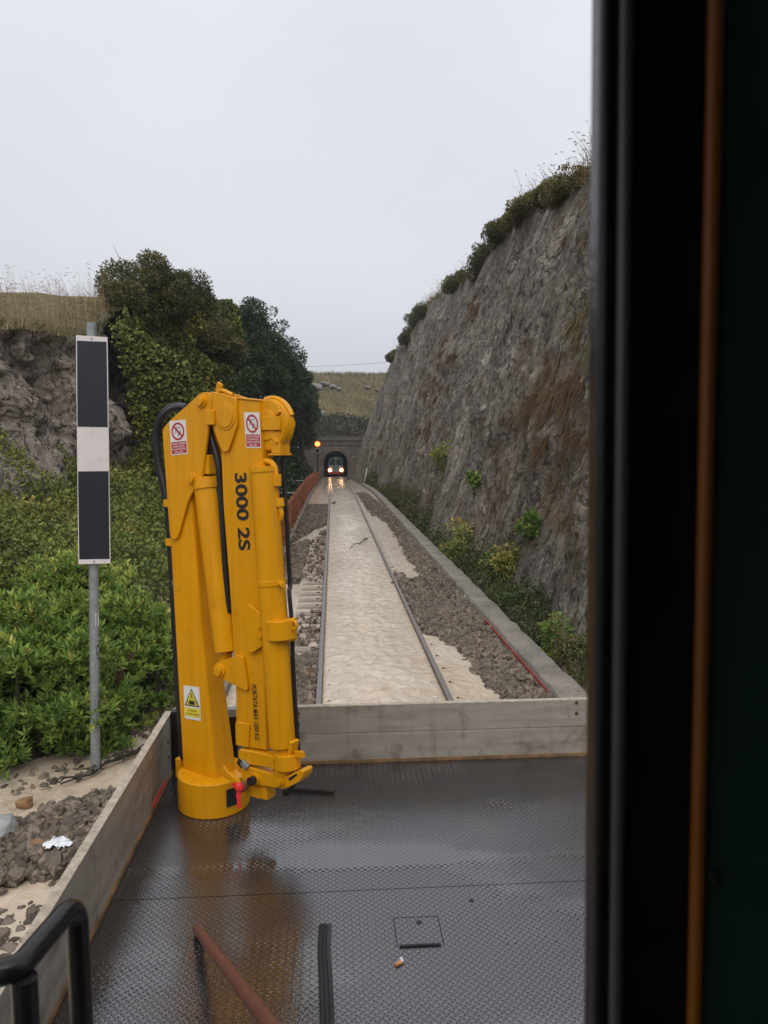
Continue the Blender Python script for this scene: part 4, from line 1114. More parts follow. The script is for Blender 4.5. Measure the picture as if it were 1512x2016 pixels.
pp = [c3(*z1(*p_), yd+0.06) for p_ in [(1046,610),(1050,760),(1062,950),(1078,1150),(1086,1350),(1100,1600)]] + [c3(*z2(*p_), yd+0.02) for p_ in [(1042,60),(1062,300),(1068,560),(1088,900),(1106,1180),(1104,1330),(1070,1430),(1025,1490),(1000,1465)]]
MB().tube(curve(pp, 5), 0.0095, 8).build('hanging_hose', M['black_rubber'], cr)
for px_, py_ in ((330,1000),(337,1080)): 
    q = c3(*z1(180 if py_ < 1050 else 196, 985 if py_ < 1050 else 1275), yf+0.02)
    MB().bar(q+Vector((-0.012,0,0)), q+Vector((0.03,0,0)), 0.02, 0.035).build('hose_clip', YL, cr, bevel=0.002)
q = c3(*z2(268,1300), yf+0.02)
MB().bar(q+Vector((0,0,-0.05)), q+Vector((0,0,0.05)), 0.035, 0.03, (0,1,0)).build('hose_clip', YL, cr, bevel=0.003)

# ---- lettering and stickers, laid flat on their plates
def text_mesh(body, bold=0.0):
    cu = bpy.data.curves.new('txt', 'FONT'); cu.body = body; cu.offset = bold; cu.extrude = 0.0
    o = bpy.data.objects.new('txt', cu); COL.objects.link(o)
    bpy.context.view_layer.update()
    me = bpy.data.meshes.new_from_object(o.evaluated_get(bpy.context.evaluated_depsgraph_get()))
    bpy.data.objects.remove(o); bpy.data.curves.remove(cu)
    return me
def put_text(body, O, U, Vv, mat, par, name='lettering', bold=0.0, cap=0.7):
    """O baseline start, U baseline vector for the whole line, Vv cap height vector"""
    me = text_mesh(body, bold)
    xs_ = [v.co.x for v in me.vertices]; x0, x1 = min(xs_), max(xs_)
    O, U, Vv = Vector(O), Vector(U), Vector(Vv)
    for v in me.vertices:
        a = (v.co.x-x0)/(x1-x0); b_ = v.co.y/cap; v.co = O + U*a + Vv*b_
    me.materials.clear()
    o = bpy.data.objects.new(name, me); COL.objects.link(o); me.materials.append(mat); o.parent = par
    return o
def cq(fn, x, y, yo): return c3(*fn(x, y), yo)
yt = yb-0.0015
o_ = cq(z1, 690, 762, yt); put_text('3000 2S', o_, cq(z1, 722, 1336, yt)-o_, cq(z1, 772, 756, yt)-o_, M['print_black'], boom, bold=0.028)
yt2 = yb-0.0015
o_ = cq(z2, 776, 710, yt2); put_text('PORTATA MAX 1050 KG', o_, cq(z2, 800, 1102, yt2)-o_, cq(z2, 807, 716, yt2)-o_, M['print_black'], boom, bold=0.02)
def plate(par, name, quad, mat, th=0.001):
    a, b_, c_, d = [Vector(q_) for q_ in quad]; n = (b_-a).cross(d-a).normalized()
    if n.y > 0: n = -n
    V = [p_ for p_ in (a, b_, c_, d)] + [p_ + n*th for p_ in (a, b_, c_, d)]
    mb = MB().add(V, [(4,5,6,7),(0,1,5,4),(1,2,6,5),(2,3,7,6),(3,0,4,7)])
    o = mb.build(name, mat, par, smooth=0); return o
def bil(q_, u, v, off):
    a, b_, c_, d = [Vector(x) for x in q_]
    p_ = a.lerp(b_, u).lerp(d.lerp(c_, u), v); return p_ + Vector((0, -off, 0))
def disc(q_, cu, cv, ru, rv, off, r_in=0.0, n=32):
    V = []; F = []
    for k in range(n):
        a = 2*math.pi*k/n
        V.append(bil(q_, cu+ru*math.cos(a), cv+rv*math.sin(a), off))
    if r_in:
        for k in range(n):
            a = 2*math.pi*k/n; V.append(bil(q_, cu+ru*r_in*math.cos(a), cv+rv*r_in*math.sin(a), off))
        F = [(k, (k+1) % n, n+(k+1) % n, n+k) for k in range(n)]
    else: F = [tuple(range(n))]
    return V, F
def poly(q_, pts_, off): return [bil(q_, u, v, off) for u, v in pts_], [tuple(range(len(pts_)))]
def stroke(q_, p0, p1, wd, off, asp=2.1):
    d = Vector((p1[0]-p0[0], (p1[1]-p0[1])*asp)); n = Vector((-d.y, d.x)).normalized()*wd/2
    return poly(q_, [(p0[0]+n.x, p0[1]+n.y/asp), (p1[0]+n.x, p1[1]+n.y/asp), (p1[0]-n.x, p1[1]-n.y/asp), (p0[0]-n.x, p0[1]-n.y/asp)], off)
def prohibition(par, quad):
    st = plate(par, 'warning_sticker', quad, M['sticker_white'])
    q_ = quad
    fig = MB()
    for s0, s1, w_ in (((0.36,0.24),(0.62,0.19),0.035),((0.62,0.19),(0.66,0.33),0.02),((0.66,0.33),(0.66,0.36),0.05),((0.42,0.2),(0.36,0.31),0.03),((0.36,0.31),(0.30,0.38),0.04),((0.56,0.38),(0.50,0.47),0.04),((0.47,0.36),(0.56,0.38),0.05)):
        fig.add(*stroke(q_, s0, s1, w_, 0.0016))
    fig.add(*disc(q_, 0.47, 0.33, 0.035, 0.017, 0.0016, n=12))
    fig.build('pictogram', M['print_black'], st, smooth=0)
    mb = MB(); mb.add(*disc(q_, 0.5, 0.32, 0.40, 0.265*0.98, 0.0019, 0.78)); mb.add(*stroke(q_, (0.25,0.16), (0.75,0.48), 0.10, 0.0021, 1.6))
    mb.build('prohibition_ring', M['sticker_red'], st, smooth=0)
    MB().add(*poly(q_, [(0.04,0.62),(0.96,0.62),(0.96,0.965),(0.04,0.965)], 0.0016)).build('red_panel', M['sticker_red'], st, smooth=0)
    for i, ln in enumerate(('VIETATO PASSARE', 'E SOSTARE NEL', "RAGGIO D'AZIONE", 'DELLA GRU')):
        v = 0.705 + 0.08*i; wd = 0.82*min(1, len(ln)/15*1.02)
        A_ = bil(q_, 0.5-wd/2, v, 0.0021); B_ = bil(q_, 0.5+wd/2, v, 0.0021); C_ = bil(q_, 0.5-wd/2, v-0.052, 0.0021)
        put_text(ln, A_, B_-A_, C_-A_, M['sticker_white'], st, bold=0.015)
ys1 = yf-0.0162
prohibition(pl, [cq(z1, *p_, ys1) for p_ in ((203,376),(322,362),(340,617),(218,630))])
ys2 = yb-0.0004
prohibition(boom, [cq(z1, *p_, ys2) for p_ in ((757,309),(872,309),(887,574),(775,573))])
ys3 = yf-0.0006
col_o = [o for o in cr.children if o.name.startswith('column')][0]
quad = [cq(z2, *p_, ys3) for p_ in ((293,717),(404,731),(417,970),(303,950))]
st = plate(col_o, 'warning_sticker', quad, M['sticker_white'])
MB().add(*poly(quad, [(0.5,0.06),(0.97,0.60),(0.03,0.60)], 0.0016)).build('triangle_border', M['print_black'], st, smooth=0)
MB().add(*poly(quad, [(0.5,0.115),(0.87,0.565),(0.13,0.565)], 0.0019)).build('triangle_field', M['sticker_yellow'], st, smooth=0)
mb = MB().add(*poly(quad, [(0.33,0.43),(0.67,0.43),(0.67,0.55),(0.33,0.55)], 0.0022))
mb.add(*stroke(quad, (0.5,0.2), (0.5,0.3), 0.06, 0.0022)).add(*stroke(quad, (0.5,0.33), (0.36,0.43), 0.025, 0.0022)).add(*stroke(quad, (0.5,0.33), (0.64,0.43), 0.025, 0.0022)).add(*disc(quad, 0.5, 0.315, 0.06, 0.026, 0.0022, 0.5, 14))
mb.add(*stroke(quad, (0.27,0.44), (0.27,0.55), 0.03, 0.0022)).add(*stroke(quad, (0.73,0.44), (0.73,0.55), 0.03, 0.0022))
mb.build('pictogram', M['print_black'], st, smooth=0)
MB().add(*poly(quad, [(0.03,0.65),(0.97,0.65),(0.97,0.92),(0.03,0.92)], 0.0016)).build('yellow_panel', M['sticker_yellow'], st, smooth=0)
for i, ln in enumerate(('ATTENZIONE', 'AI CARICHI SOSPESI')):
    v = 0.765 + 0.10*i; wd = 0.55 if i == 0 else 0.86
    A_ = bil(quad, 0.5-wd/2, v, 0.0022); put_text(ln, A_, bil(quad, 0.5+wd/2, v, 0.0022)-A_, bil(quad, 0.5-wd/2, v-0.06, 0.0022)-A_, M['print_black'], st)

# red tape tied to the latch pin
q = CO + (RI.transposed() @ c3(*z2(688,1440), yf-0.075)); q2 = CO + (RI.transposed() @ c3(*z2(686,1590), yf-0.085))
mb = MB().sphere((0,0,0), (0.022,0.014,0.022), 8, 6)
mb.bar((0.0,0,-0.01), (-0.004,-0.003,(q2.z-q.z)*0.5), 0.022, 0.003, (0,1,0)).bar((-0.004,-0.003,(q2.z-q.z)*0.5), (0.0,-0.006,q2.z-q.z), 0.016, 0.003, (0,1,0))
mb.bar((0.0,0,0.0), (-0.03,-0.003,0.02), 0.018, 0.003, (0,1,0))
o = mb.build('ribbon', M['red_tape'], smooth=30); o.location = q
tag(o, 'bright red plastic tape knotted to the crane latch above its base', 'tape')

# ------------------------------------------------------------------ loose things on the deck
p0, p1 = atz(388, 1829, DZ+0.016), at(530, 2016, 1.38)
dv = (p1-p0).normalized()
o = MB().tube([Vector((0,0,0)), dv*0.02, dv*1.3, dv*2.35], [0.0155,0.0165,0.0165,0.0165], 14).build('metal_rod', M['rusty_rod']); o.location = p0
tag(o, 'reddish brown metal rod slanting up from the deck towards the cab', 'rod')
mb = MB(); L0 = [atz(*p_, DZ) for p_ in ((640,1826),(638,1870),(641,1930),(644,2016),(645,2100))]
cv = curve(L0, 8); org = L0[0]
for s_, r_, zz_ in ((-0.011, 0.008, 0.008), (0.002, 0.008, 0.009)):
    mb.tube([p_ - org + Vector((s_, 0, zz_)) for p_ in cv], r_, 8)
n_ = len(cv)
for i in range(n_-1):
    for f in (0.0, 0.33, 0.66):
        a_ = cv[i].lerp(cv[i+1], f) - org
        mb.bar(a_+Vector((0.004,0,0.006)), a_+Vector((0.022,0.006,0.005)), 0.006, 0.008)
        mb.bar(a_+Vector((-0.012,0,0.006)), a_+Vector((-0.022,0.004,0.005)), 0.005, 0.008)
o = mb.build('rubber_strip', M['black_rubber']); o.location = org; tag(o, 'black ribbed rubber sealing strip lying on the wet deck', 'rubber strip')
a_, b_ = atz(565, 1552, DZ+0.012), atz(658, 1558, DZ+0.012)
o = MB().tube([(0,0,0), (b_-a_)*0.5+Vector((0,0.004,0)), b_-a_], 0.011, 8).build('metal_bar', M['dark_steel']); o.location = a_; tag(o, 'short black bar lying on the deck behind the crane boom', 'bar')
p = atz(786, 1896, DZ+0.005)
cg = thing('cigarette_butt', p, 'crushed cigarette butt lying near the deck hatch', 'cigarette butt', rz=R(30))
M['filter'] = basic('filter_orange', (0.62,0.27,0.09), 0.8); 
MB().cyl((-0.014,0,0), (0.008,0,0), 0.0062, seg=12).build('filter', M['filter'], cg)
MB().cyl((0.008,0,0), (0.017,0.004,0.001), 0.006, 0.005, seg=12).build('paper_tip', M['paper_white'], cg)
MB().cyl((0.012,0.012,0), (0.021,0.014,0.001), 0.006, 0.004, seg=10).build('paper_stub', M['paper_white'], cg)

# ------------------------------------------------------------------ marker sign on its pole
sp = atz(188, 1522, LW)
tp = at(180, 636, sp.y)
sg = thing('trackside_sign', (sp.x, sp.y, LW), 'tall trackside sign with black and white bands on a grey pole', 'sign')
axis = (tp - sp)
def onp(h): return Vector((axis.x*h/axis.z, 0, h))
MB().tube([onp(-0.4), onp(axis.z)], 0.046, 20).build('pole', M['steel_grey'], sg)
def spx(px, py): q_ = at(px, py, sp.y-0.07); return (q_.x-sp.x, q_.z-LW)
sb = MB().prism([spx(149.5,660),spx(211.5,664),spx(217.5,1109),spx(154.5,1111)], -0.075, -0.058).build('sign_board', M['sign_white'], sg, bevel=0.002)
for qd_ in ([(152,671),(210,673),(212.5,841),(153,840)], [(154,928),(214,927.5),(216,1100),(156.5,1101)]):
    MB().prism([spx(*p_) for p_ in qd_], -0.0775, -0.0752).build('black_band', M['sign_black'], sb)
for px_, py_ in ((181,667),(186,1105)):
    a_, b_ = spx(px_, py_); MB().cyl((a_,-0.0752,b_),(a_,-0.0815,b_),0.009,seg=8).build('bolt', M['steel_grey'], sg)
MB().box((-0.06+onp(3.4).x,-0.058,3.36), (0.06+onp(3.4).x,-0.03,3.40)).box((-0.06+onp(2.2).x,-0.058,2.2), (0.06+onp(2.2).x,-0.03,2.24)).build('clamp', M['steel_grey'], sg)
def on_pole(px, py, off=0.0475):
    q_ = at(px, py, sp.y-0.05); h = q_.z - LW; x = q_.x - sp.x - onp(h).x; x = max(-0.046, min(0.046, x))
    return Vector((onp(h).x + x, -math.sqrt(max(0.0001, off*off - x*x)), h))
mb = MB()
def wrap(mb, pts_, n=1):
    V = [on_pole(*p_) for p_ in pts_]; mb.add(V, [tuple(range(len(pts_)))])
mb = MB(); rows = [(1248,192,196),(1262,191,196),(1276,189.5,196),(1284,189,196),(1292,188.5,196),(1298,191,196),(1306,194,196)]
for (ya, xa, xb), (yb_, xc, xd) in zip(rows[:-1], rows[1:]):
    xm = (xa+xb)/2; xn = (xc+xd)/2
    wrap(mb, [(xa,ya),(xm,ya),(xn,yb_),(xc,yb_)]); wrap(mb, [(xm,ya),(xb,ya),(xd,yb_),(xn,yb_)])
tk_ = mb.build('torn_sticker', M['print_black'], sg, smooth=0)
for ch, py_ in (('S',1261),('E',1270),('DJ',1282)):
    A_ = on_pole(190.2, py_, 0.049); B_ = on_pole(195.4, py_, 0.049); C_ = on_pole(190.2, py_-6, 0.049)
    put_text(ch, A_, B_-A_, C_-A_, M['sticker_white'], tk_, bold=0.0)
mb = MB(); rows = [(1340,193.5,197.5),(1370,192.5,197.5),(1395,192,197.6),(1402,195,197.8)]
for (ya, xa, xb), (yb_, xc, xd) in zip(rows[:-1], rows[1:]): wrap(mb, [(xa,ya),(xb,ya),(xd,yb_),(xc,yb_)])
mb.build('torn_sticker', M['print_black'], sg, smooth=0)
mb = MB(); wrap(mb, [(187,1207),(191.5,1207),(191.5,1234),(187,1234)]); wrap(mb, [(191.5,1207),(196,1207),(196,1234),(191.5,1234)]); mb.build('white_label', M['sticker_white'], sg, smooth=0)
# ------------------------------------------------------------------ vegetation
def leaf_mesh(name, P, N, size, mat, tint, aspect=0.5, parent=None, origin=None, droop=0.0):
    """one rhombic leaf per point: P centre-of-base, N leaf axis direction, tint 0..1"""
    P = np.asarray(P, float); N = np.asarray(N, float); n = len(P)
    N = N/np.maximum(1e-6, np.linalg.norm(N, axis=1, keepdims=True))
    r_ = rng.normal(size=(n, 3)); B = np.cross(N, r_); B /= np.maximum(1e-6, np.linalg.norm(B, axis=1, keepdims=True))
    C = np.cross(B, N)
    s_ = (size*np.exp(rng.normal(0, 0.25, n)))[:, None]
    a = P; b_ = P + N*s_*0.5 + B*s_*aspect*0.5 + C*s_*0.06; c_ = P + N*s_ - C*s_*(0.05+droop); d = P + N*s_*0.5 - B*s_*aspect*0.5 + C*s_*0.06
    V = np.stack([a, b_, c_, d], 1).reshape(-1, 3)
    return npmesh(name, V, np.arange(n*4).reshape(-1, 4), mat, parent, origin, {'tint': np.clip(tint, 0, 1)})
def pnoise(P, f, o=2, off=0.0):
    return np.array([noise.fractal(Vector((p[0]*f+off, p[1]*f, p[2]*f)), 1.0, 2.0, o) for p in P])
def unit(n):
    v = rng.normal(size=(n, 3)); return v/np.linalg.norm(v, axis=1, keepdims=True)
def clump_crown(centres, radii, nleaf, size, tint0=0.4, tvar=0.25, flat=0.8):
    """leaves spread through many small clumps: returns P, N, tint"""
    Ps, Ns, Ts = [], [], []
    w_ = np.array(radii)**2; w_ = w_/w_.sum()
    for c, r_, f in zip(centres, radii, w_):
        k = max(6, int(nleaf*f)); u = unit(k)
        rad = r_*(0.45 + 0.6*rng.uniform(size=(k, 1))**0.6)
        p = np.array(c) + u*rad*np.array([1, 1, flat])
        Ps.append(p); Ns.append(u*0.8 + unit(k)*0.7 + np.array([0, 0, 0.25]))
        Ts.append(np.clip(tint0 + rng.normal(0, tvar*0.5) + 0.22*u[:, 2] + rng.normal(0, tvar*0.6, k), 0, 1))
    return np.vstack(Ps), np.vstack(Ns), np.concatenate(Ts)
def hull(c, R3, n, lo=0.55, jit=0.18, zmin=-0.6):
    o = []
    while len(o) < n:
        u = unit(1)[0]
        if u[2] < zmin: continue
        o.append(np.array(c) + u*np.array(R3)*rng.uniform(lo, 1.0)*(1+jit*noise.noise(Vector(u*2.3+np.array(c)))))
    return o
def limbs(mb, base, targets, r0, rt=0.02):
    base = Vector(base)
    for t in targets:
        t = Vector(t); m_ = base.lerp(t, 0.5) + Vector((random.uniform(-.2,.2), random.uniform(-.2,.2), 0.15))*(t-base).length*0.3
        mb.tube(curve([base, m_, t], 4), [r0*(1-k/8)+rt*k/8 for k in range(9)], 6)
def tree(name, loc, R3, H, ncl, rcl, nleaf, size, mat, label, cat, group=None, trunk_r=0.16, tint0=0.4, zlow=0.25, aspect=0.6):
    loc = Vector(loc)
    t = thing(name, loc, label, cat, group)
    cz = H - R3[2]
    cs = hull((0, 0, cz), R3, ncl, 0.45)
    rs = [rcl*random.uniform(0.45, 1.45) for _ in cs]
    P, N, T = clump_crown(cs, rs, nleaf, size, tint0)
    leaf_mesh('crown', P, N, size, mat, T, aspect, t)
    mb = MB().tube(curve([(0,0,-0.6), (0.1,0.05,cz*0.4), (0,0,cz)], 5), [trunk_r*(1-0.05*k) for k in range(11)], 9)
    idx = rng.choice(len(cs), min(len(cs), 12), replace=False)
    limbs(mb, (0, 0, max(0.2, cz*0.6)), [cs[i]*0.9 + np.array([0,0,cz])*0.1 for i in idx], trunk_r*0.45)
    mb.build('trunk', M['bark'], t)
    return t

# ---- big green shrub in front, shoots tipped with whorls of leaves
def whorl_bush(name, loc, R3, nsh, label, size=0.075, tint0=0.42, group=None):
    loc = Vector(loc); t = thing(name, loc, label, 'shrub', group)
    Ps, Ns, Ts = [], [], []
    lumps = hull((0,0,R3[2]*0.40), np.array(R3)*0.8, 44, 0.5, zmin=-0.62)
    tips = []
    for i in range(nsh):
        c = lumps[rng.integers(len(lumps))]; u = unit(1)[0]; u[2] = abs(u[2])*0.9 - 0.15
        p = np.array(c) + u*0.36*rng.uniform(0.35, 1.0)*np.array([1,1,1.05])
        if p[2] < -0.15: continue
        ax = u*0.7 + np.array([0,0,0.75]) + rng.normal(0, 0.15, 3); ax /= np.linalg.norm(ax)
        k = 9; a = rng.uniform(0, 6.28) + np.arange(k)*2.4
        e1 = np.cross(ax, [0.3, 0.8, 0.1]); e1 /= np.linalg.norm(e1); e2 = np.cross(ax, e1)
        op = np.linspace(0.35, 1.15, k)[:, None]
        dirs = ax*np.cos(op) + (e1*np.cos(a)[:, None] + e2*np.sin(a)[:, None])*np.sin(op)
        base = p - ax*np.linspace(0, 0.055, k)[:, None]
        Ps.append(base); Ns.append(dirs)
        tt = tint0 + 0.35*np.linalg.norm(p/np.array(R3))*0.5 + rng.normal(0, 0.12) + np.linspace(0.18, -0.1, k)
        Ts.append(tt); tips.append(p)
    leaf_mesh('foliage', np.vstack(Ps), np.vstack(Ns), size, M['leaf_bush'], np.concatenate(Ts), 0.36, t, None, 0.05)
    mb = MB()
    for c in lumps[:26]: limbs(mb, (c[0]*0.15, c[1]*0.15, -0.15), [c], 0.022, 0.008)
    mb.build('stems', M['bark'], t)
    return t
def gp_(px, py, Y): q_ = at(px, py, Y); return q_
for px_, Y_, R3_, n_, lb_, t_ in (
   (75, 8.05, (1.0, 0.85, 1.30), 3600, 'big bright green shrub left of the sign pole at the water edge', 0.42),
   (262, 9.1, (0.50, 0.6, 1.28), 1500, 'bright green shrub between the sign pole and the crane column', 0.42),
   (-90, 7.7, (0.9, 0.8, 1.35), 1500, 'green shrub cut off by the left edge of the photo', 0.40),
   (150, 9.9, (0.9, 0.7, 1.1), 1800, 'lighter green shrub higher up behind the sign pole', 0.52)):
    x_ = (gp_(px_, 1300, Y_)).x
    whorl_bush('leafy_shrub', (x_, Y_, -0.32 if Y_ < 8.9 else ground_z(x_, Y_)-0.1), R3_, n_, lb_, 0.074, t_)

# ---- scrub covering the left bank
n = 150000
Yv = 8.6 + (42-8.6)*rng.uniform(size=n)**1.7; Xv = -rng.uniform(2.1, 8.2, n)
hz = np.array([ground_z(x, y) for x, y in zip(Xv, Yv)])
hn = np.array([max(0.0, 0.55 + 0.9*noise.fractal(Vector((x*0.7, y*0.55, 7)), 1.0, 2.0, 3)) for x, y in zip(Xv, Yv)])
tk_h = np.clip((-Xv-2.0)*0.6, 0.1, 1.0)
P = np.column_stack([Xv, Yv, hz + rng.uniform(0, 1, n)**0.7*hn*0.95*tk_h + 0.02])
T = 0.42 + 0.42*pnoise(P, 0.55, 3) + rng.normal(0, 0.14, n) + 0.1*hn
N = unit(n) + np.array([0.25, -0.3, 0.6])
o = leaf_mesh('scrub', P, N, 0.046 + 0.0020*Yv, M['leaf_scrub'], T, 0.55)
tag(o, 'tangled green scrub and brambles covering the left bank', 'scrub', kind='stuff')
# ---- ivy draped over the left rock
n = 230000
Yv = 16.8*(48/16.8)**rng.uniform(size=n); vv = rng.uniform(0, 1.04, n)
Z0 = np.array([ground_z(-6.6, y)-0.5 for y in Yv]); Z1 = np.array([lerp_tab(LTOP, y) for y in Yv])
zz_ = Z0 + (Z1-Z0)*vv
lob = np.array([noise.fractal(Vector((y*0.42, z*0.5, 3.3)), 1.0, 2.0, 3) for y, z in zip(Yv, zz_)])
fade = np.clip((Yv-21.6 - 0.25*zz_ + 2.0*lob)/2.2, 0, 1)
th = (0.9 + 1.1*lob)*np.clip(1.2-0.55*vv, 0.2, 1)*fade
keep = (fade > rng.uniform(0.05, 0.6, n))
Xv = -5.75 - 0.55*vv + np.maximum(0.12, th)*rng.uniform(0.55, 1.0, n) + 0.35*fade*(1-vv)
P = np.column_stack([Xv, Yv, zz_])[keep]
T = (0.42 + 0.42*pnoise(P, 0.45, 3, 4.0) + rng.normal(0, 0.13, len(P)) + 0.10*np.clip(0.45-vv[keep], -0.3, 0.4)*2)
N = unit(len(P))*0.8 + np.array([0.75, -0.6, -0.1])
o = leaf_mesh('ivy', P, N, 0.062 + 0.0021*Yv[keep], M['leaf_ivy'], T, 0.85)
tag(o, 'green and yellowing ivy hanging over the left rock behind the crane', 'ivy')

# ---- shrub on the rock top, evergreen trees behind it
p = at(320, 610, 27); tree('rock_shrub', (p.x-0.2, 27.0, p.z-0.6), (1.9, 1.6, 1.25), 2.35, 80, 0.40, 32000, 0.075, M['leaf_shrub'], 'rounded dark olive shrub on top of the left rock against the sky', 'shrub', trunk_r=0.1, tint0=0.35)
p = at(245, 590, 25); tree('rock_shrub', (p.x, 25.0, p.z-0.5), (0.75, 0.8, 0.5), 1.0, 26, 0.24, 6000, 0.07, M['leaf_shrub'], 'small low olive shrub at the left foot of the rounded rock top shrub', 'shrub', trunk_r=0.05, tint0=0.4)
p = at(425, 640, 34); tree('rock_shrub', (p.x, 34.0, p.z-1.9), (1.2, 1.2, 0.9), 1.9, 40, 0.40, 12000, 0.09, M['leaf_shrub'], 'brownish shrub on the rock between the rounded shrub and the evergreen trees', 'shrub', trunk_r=0.08, tint0=0.55)
def dtree(px, pyt, Y, R3, ncl, nleaf, label, tint0=0.35, drop=None):
    q_ = at(px, pyt, Y); b_ = ground_z(q_.x, Y) if drop is None else q_.z-drop
    H = q_.z - b_
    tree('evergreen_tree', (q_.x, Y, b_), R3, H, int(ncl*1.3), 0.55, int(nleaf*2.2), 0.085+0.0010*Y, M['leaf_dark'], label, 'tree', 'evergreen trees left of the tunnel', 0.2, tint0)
dtree(497, 588, 47, (1.75, 1.8, 3.6), 95, 15000, 'tallest dark evergreen tree directly behind the crane head', 0.42)
dtree(545, 640, 58, (1.6, 2.2, 3.8), 80, 12000, 'dark evergreen tree right of the tallest one, sloping crown', 0.36)
dtree(574, 690, 68, (1.6, 2.4, 4.0), 80, 12000, 'dark evergreen tree above the crane hose drum', 0.32)
dtree(592, 728, 82, (1.8, 2.4, 4.0), 80, 11000, 'dark evergreen tree nearest the hill, beside the signal', 0.3)
dtree(590, 800, 100, (2.0, 2.6, 3.4), 60, 8000, 'lowest dark evergreen tree next to the tunnel portal', 0.3)
dtree(455, 700, 40, (1.7, 1.8, 3.4), 80, 13000, 'dark evergreen tree rising out of the ivy left of the crane head', 0.4)
dtree(545, 800, 60, (1.9, 2.4, 3.4), 70, 9000, 'shadowy evergreen tree low beside the rusty fence', 0.25)
# dark shrubs along the foot of the trees down to the fence
n = 30000
Yv = 26*(112/26)**rng.uniform(size=n); Xv = -rng.uniform(1.95, 6.5, n)
hz = np.array([ground_z(x, y) for x, y in zip(Xv, Yv)])
hn = np.array([max(0.1, 1.1 + 1.5*noise.fractal(Vector((x*0.5, y*0.25, 17)), 1.0, 2.0, 2)) for x, y in zip(Xv, Yv)])
P = np.column_stack([Xv, Yv, hz + rng.uniform(0, 1, n)**0.6*hn*np.clip((-Xv-1.7)*0.7, 0.1, 1.9)])
o = leaf_mesh('undergrowth', P, unit(n)+np.array([0.4,-0.4,0.3]), 0.16+0.0015*Yv, M['leaf_dark'], 0.45+0.3*pnoise(P, 0.3, 2)+rng.normal(0,0.15,n), 0.6)
tag(o, 'dark undergrowth below the evergreen trees beside the fence', 'undergrowth', kind='stuff')

# ---- shrubs along the crest of the right cliff
def crest(px, py):
    d = ray(px, py); dx, dz = d.x/d.y, d.z/d.y; Yt = (3.7+0.28*2.9)/(dx-0.28*dz); return Vector((dx*Yt, Yt, 2.9+dz*Yt))
CS = [(1130,372,(0.75,0.7,0.32),0.6,'wide low olive shrub on the cliff edge nearest the cab, topmost of all'),
      (1085,385,(0.7,0.7,0.40),0.5,'second olive shrub down the cliff edge, below the tall grass stalks'),
      (1040,408,(0.75,0.8,0.55),0.55,'brown tinged shrub third down along the right cliff edge'),
      (995,455,(0.8,0.9,0.55),0.45,'olive shrub halfway up the right cliff edge'),
      (955,505,(0.95,1.0,0.95),0.2,'roundest dark shrub hanging over the right cliff edge'),
      (905,555,(0.85,1.3,0.55),0.4,'low green shrub just below the roundest one on the cliff edge'),
      (832,620,(1.3,2.0,1.05),0.25,'long dark shrub draped over the far part of the cliff edge'),
      (806,660,(0.95,1.4,1.3),0.2,'dark shrub hanging down the far cliff edge beneath the long one'),
      (778,700,(1.0,1.4,0.9),0.4,'lowest and farthest green shrub on the right cliff edge')]
for px_, py_, R3, t0, lb in CS:
    c_ = crest(px_, py_)
    sz = 0.06 + 0.0012*c_.y
    R3 = (R3[0]*1.1, R3[1]*2.0, R3[2]*0.62); t0 = t0+0.15
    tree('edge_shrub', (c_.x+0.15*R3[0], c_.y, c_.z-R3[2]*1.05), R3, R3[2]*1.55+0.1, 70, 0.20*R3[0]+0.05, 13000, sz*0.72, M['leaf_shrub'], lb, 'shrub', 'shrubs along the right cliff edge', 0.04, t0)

# ---- grass blades and stalks
def blades(name, P, H, lean, wd, mat, label, cat='grass', heads=0.0, tint=None, kind='stuff'):
    """P bases, H heights, lean (n,3) tip offset; each a bent two-piece tapering blade"""
    P = np.asarray(P, float); n = len(P); H = np.asarray(H)[:, None]; lean = np.asarray(lean)
    sd = np.cross(lean + np.array([0,0,1e-3]), rng.normal(size=(n, 3))); sd /= np.maximum(1e-6, np.linalg.norm(sd, axis=1, keepdims=True))
    w_ = np.asarray(wd)*np.ones(n); w_ = w_[:, None]
    up = np.array([0,0,1.0])
    m_ = P + up*H*0.6 + lean*0.35; t = P + up*H + lean
    V = np.stack([P-sd*w_, P+sd*w_, m_+sd*w_*0.8, m_-sd*w_*0.8, t+sd*w_*0.25, t-sd*w_*0.25], 1).reshape(-1, 3)
    i = np.arange(n)[:, None]*6
    F = np.vstack([np.hstack([i, i+1, i+2, i+3]), np.hstack([i+3, i+2, i+4, i+5])])
    tt = tint if tint is not None else rng.uniform(0.1, 0.9, n)
    T = np.concatenate([tt, tt])
    if heads:
        k = rng.uniform(size=n) < heads; tp = t[k]; ln = lean[k]; hN = ln/np.maximum(1e-6, np.linalg.norm(ln, axis=1, keepdims=True))*0.8 + np.array([0,0,0.35]); hs = H[k]*0.13
        hw_ = np.cross(hN, rng.normal(size=hN.shape)); hw_ /= np.linalg.norm(hw_, axis=1, keepdims=True)
        hv = np.stack([tp, tp+hN*hs*0.5+hw_*w_[k]*2.2, tp+hN*hs-up*hs*0.35, tp+hN*hs*0.5-hw_*w_[k]*2.2], 1).reshape(-1, 3)
        b_ = len(V); V = np.vstack([V, hv]); j = b_ + np.arange(len(tp))[:, None]*4
        F = np.vstack([F, np.hstack([j, j+1, j+2, j+3])]); T = np.concatenate([T, tt[k]])
    o = npmesh(name, V, F, mat, attrs={'tint': T})
    return tag(o, label, cat, kind=kind)
def lean_(n, d, s_): return np.array(d)[None]*rng.uniform(0.2, 1.3, (n, 1)) + rng.normal(0, s_, (n, 3))*np.array([1,1,0.3])
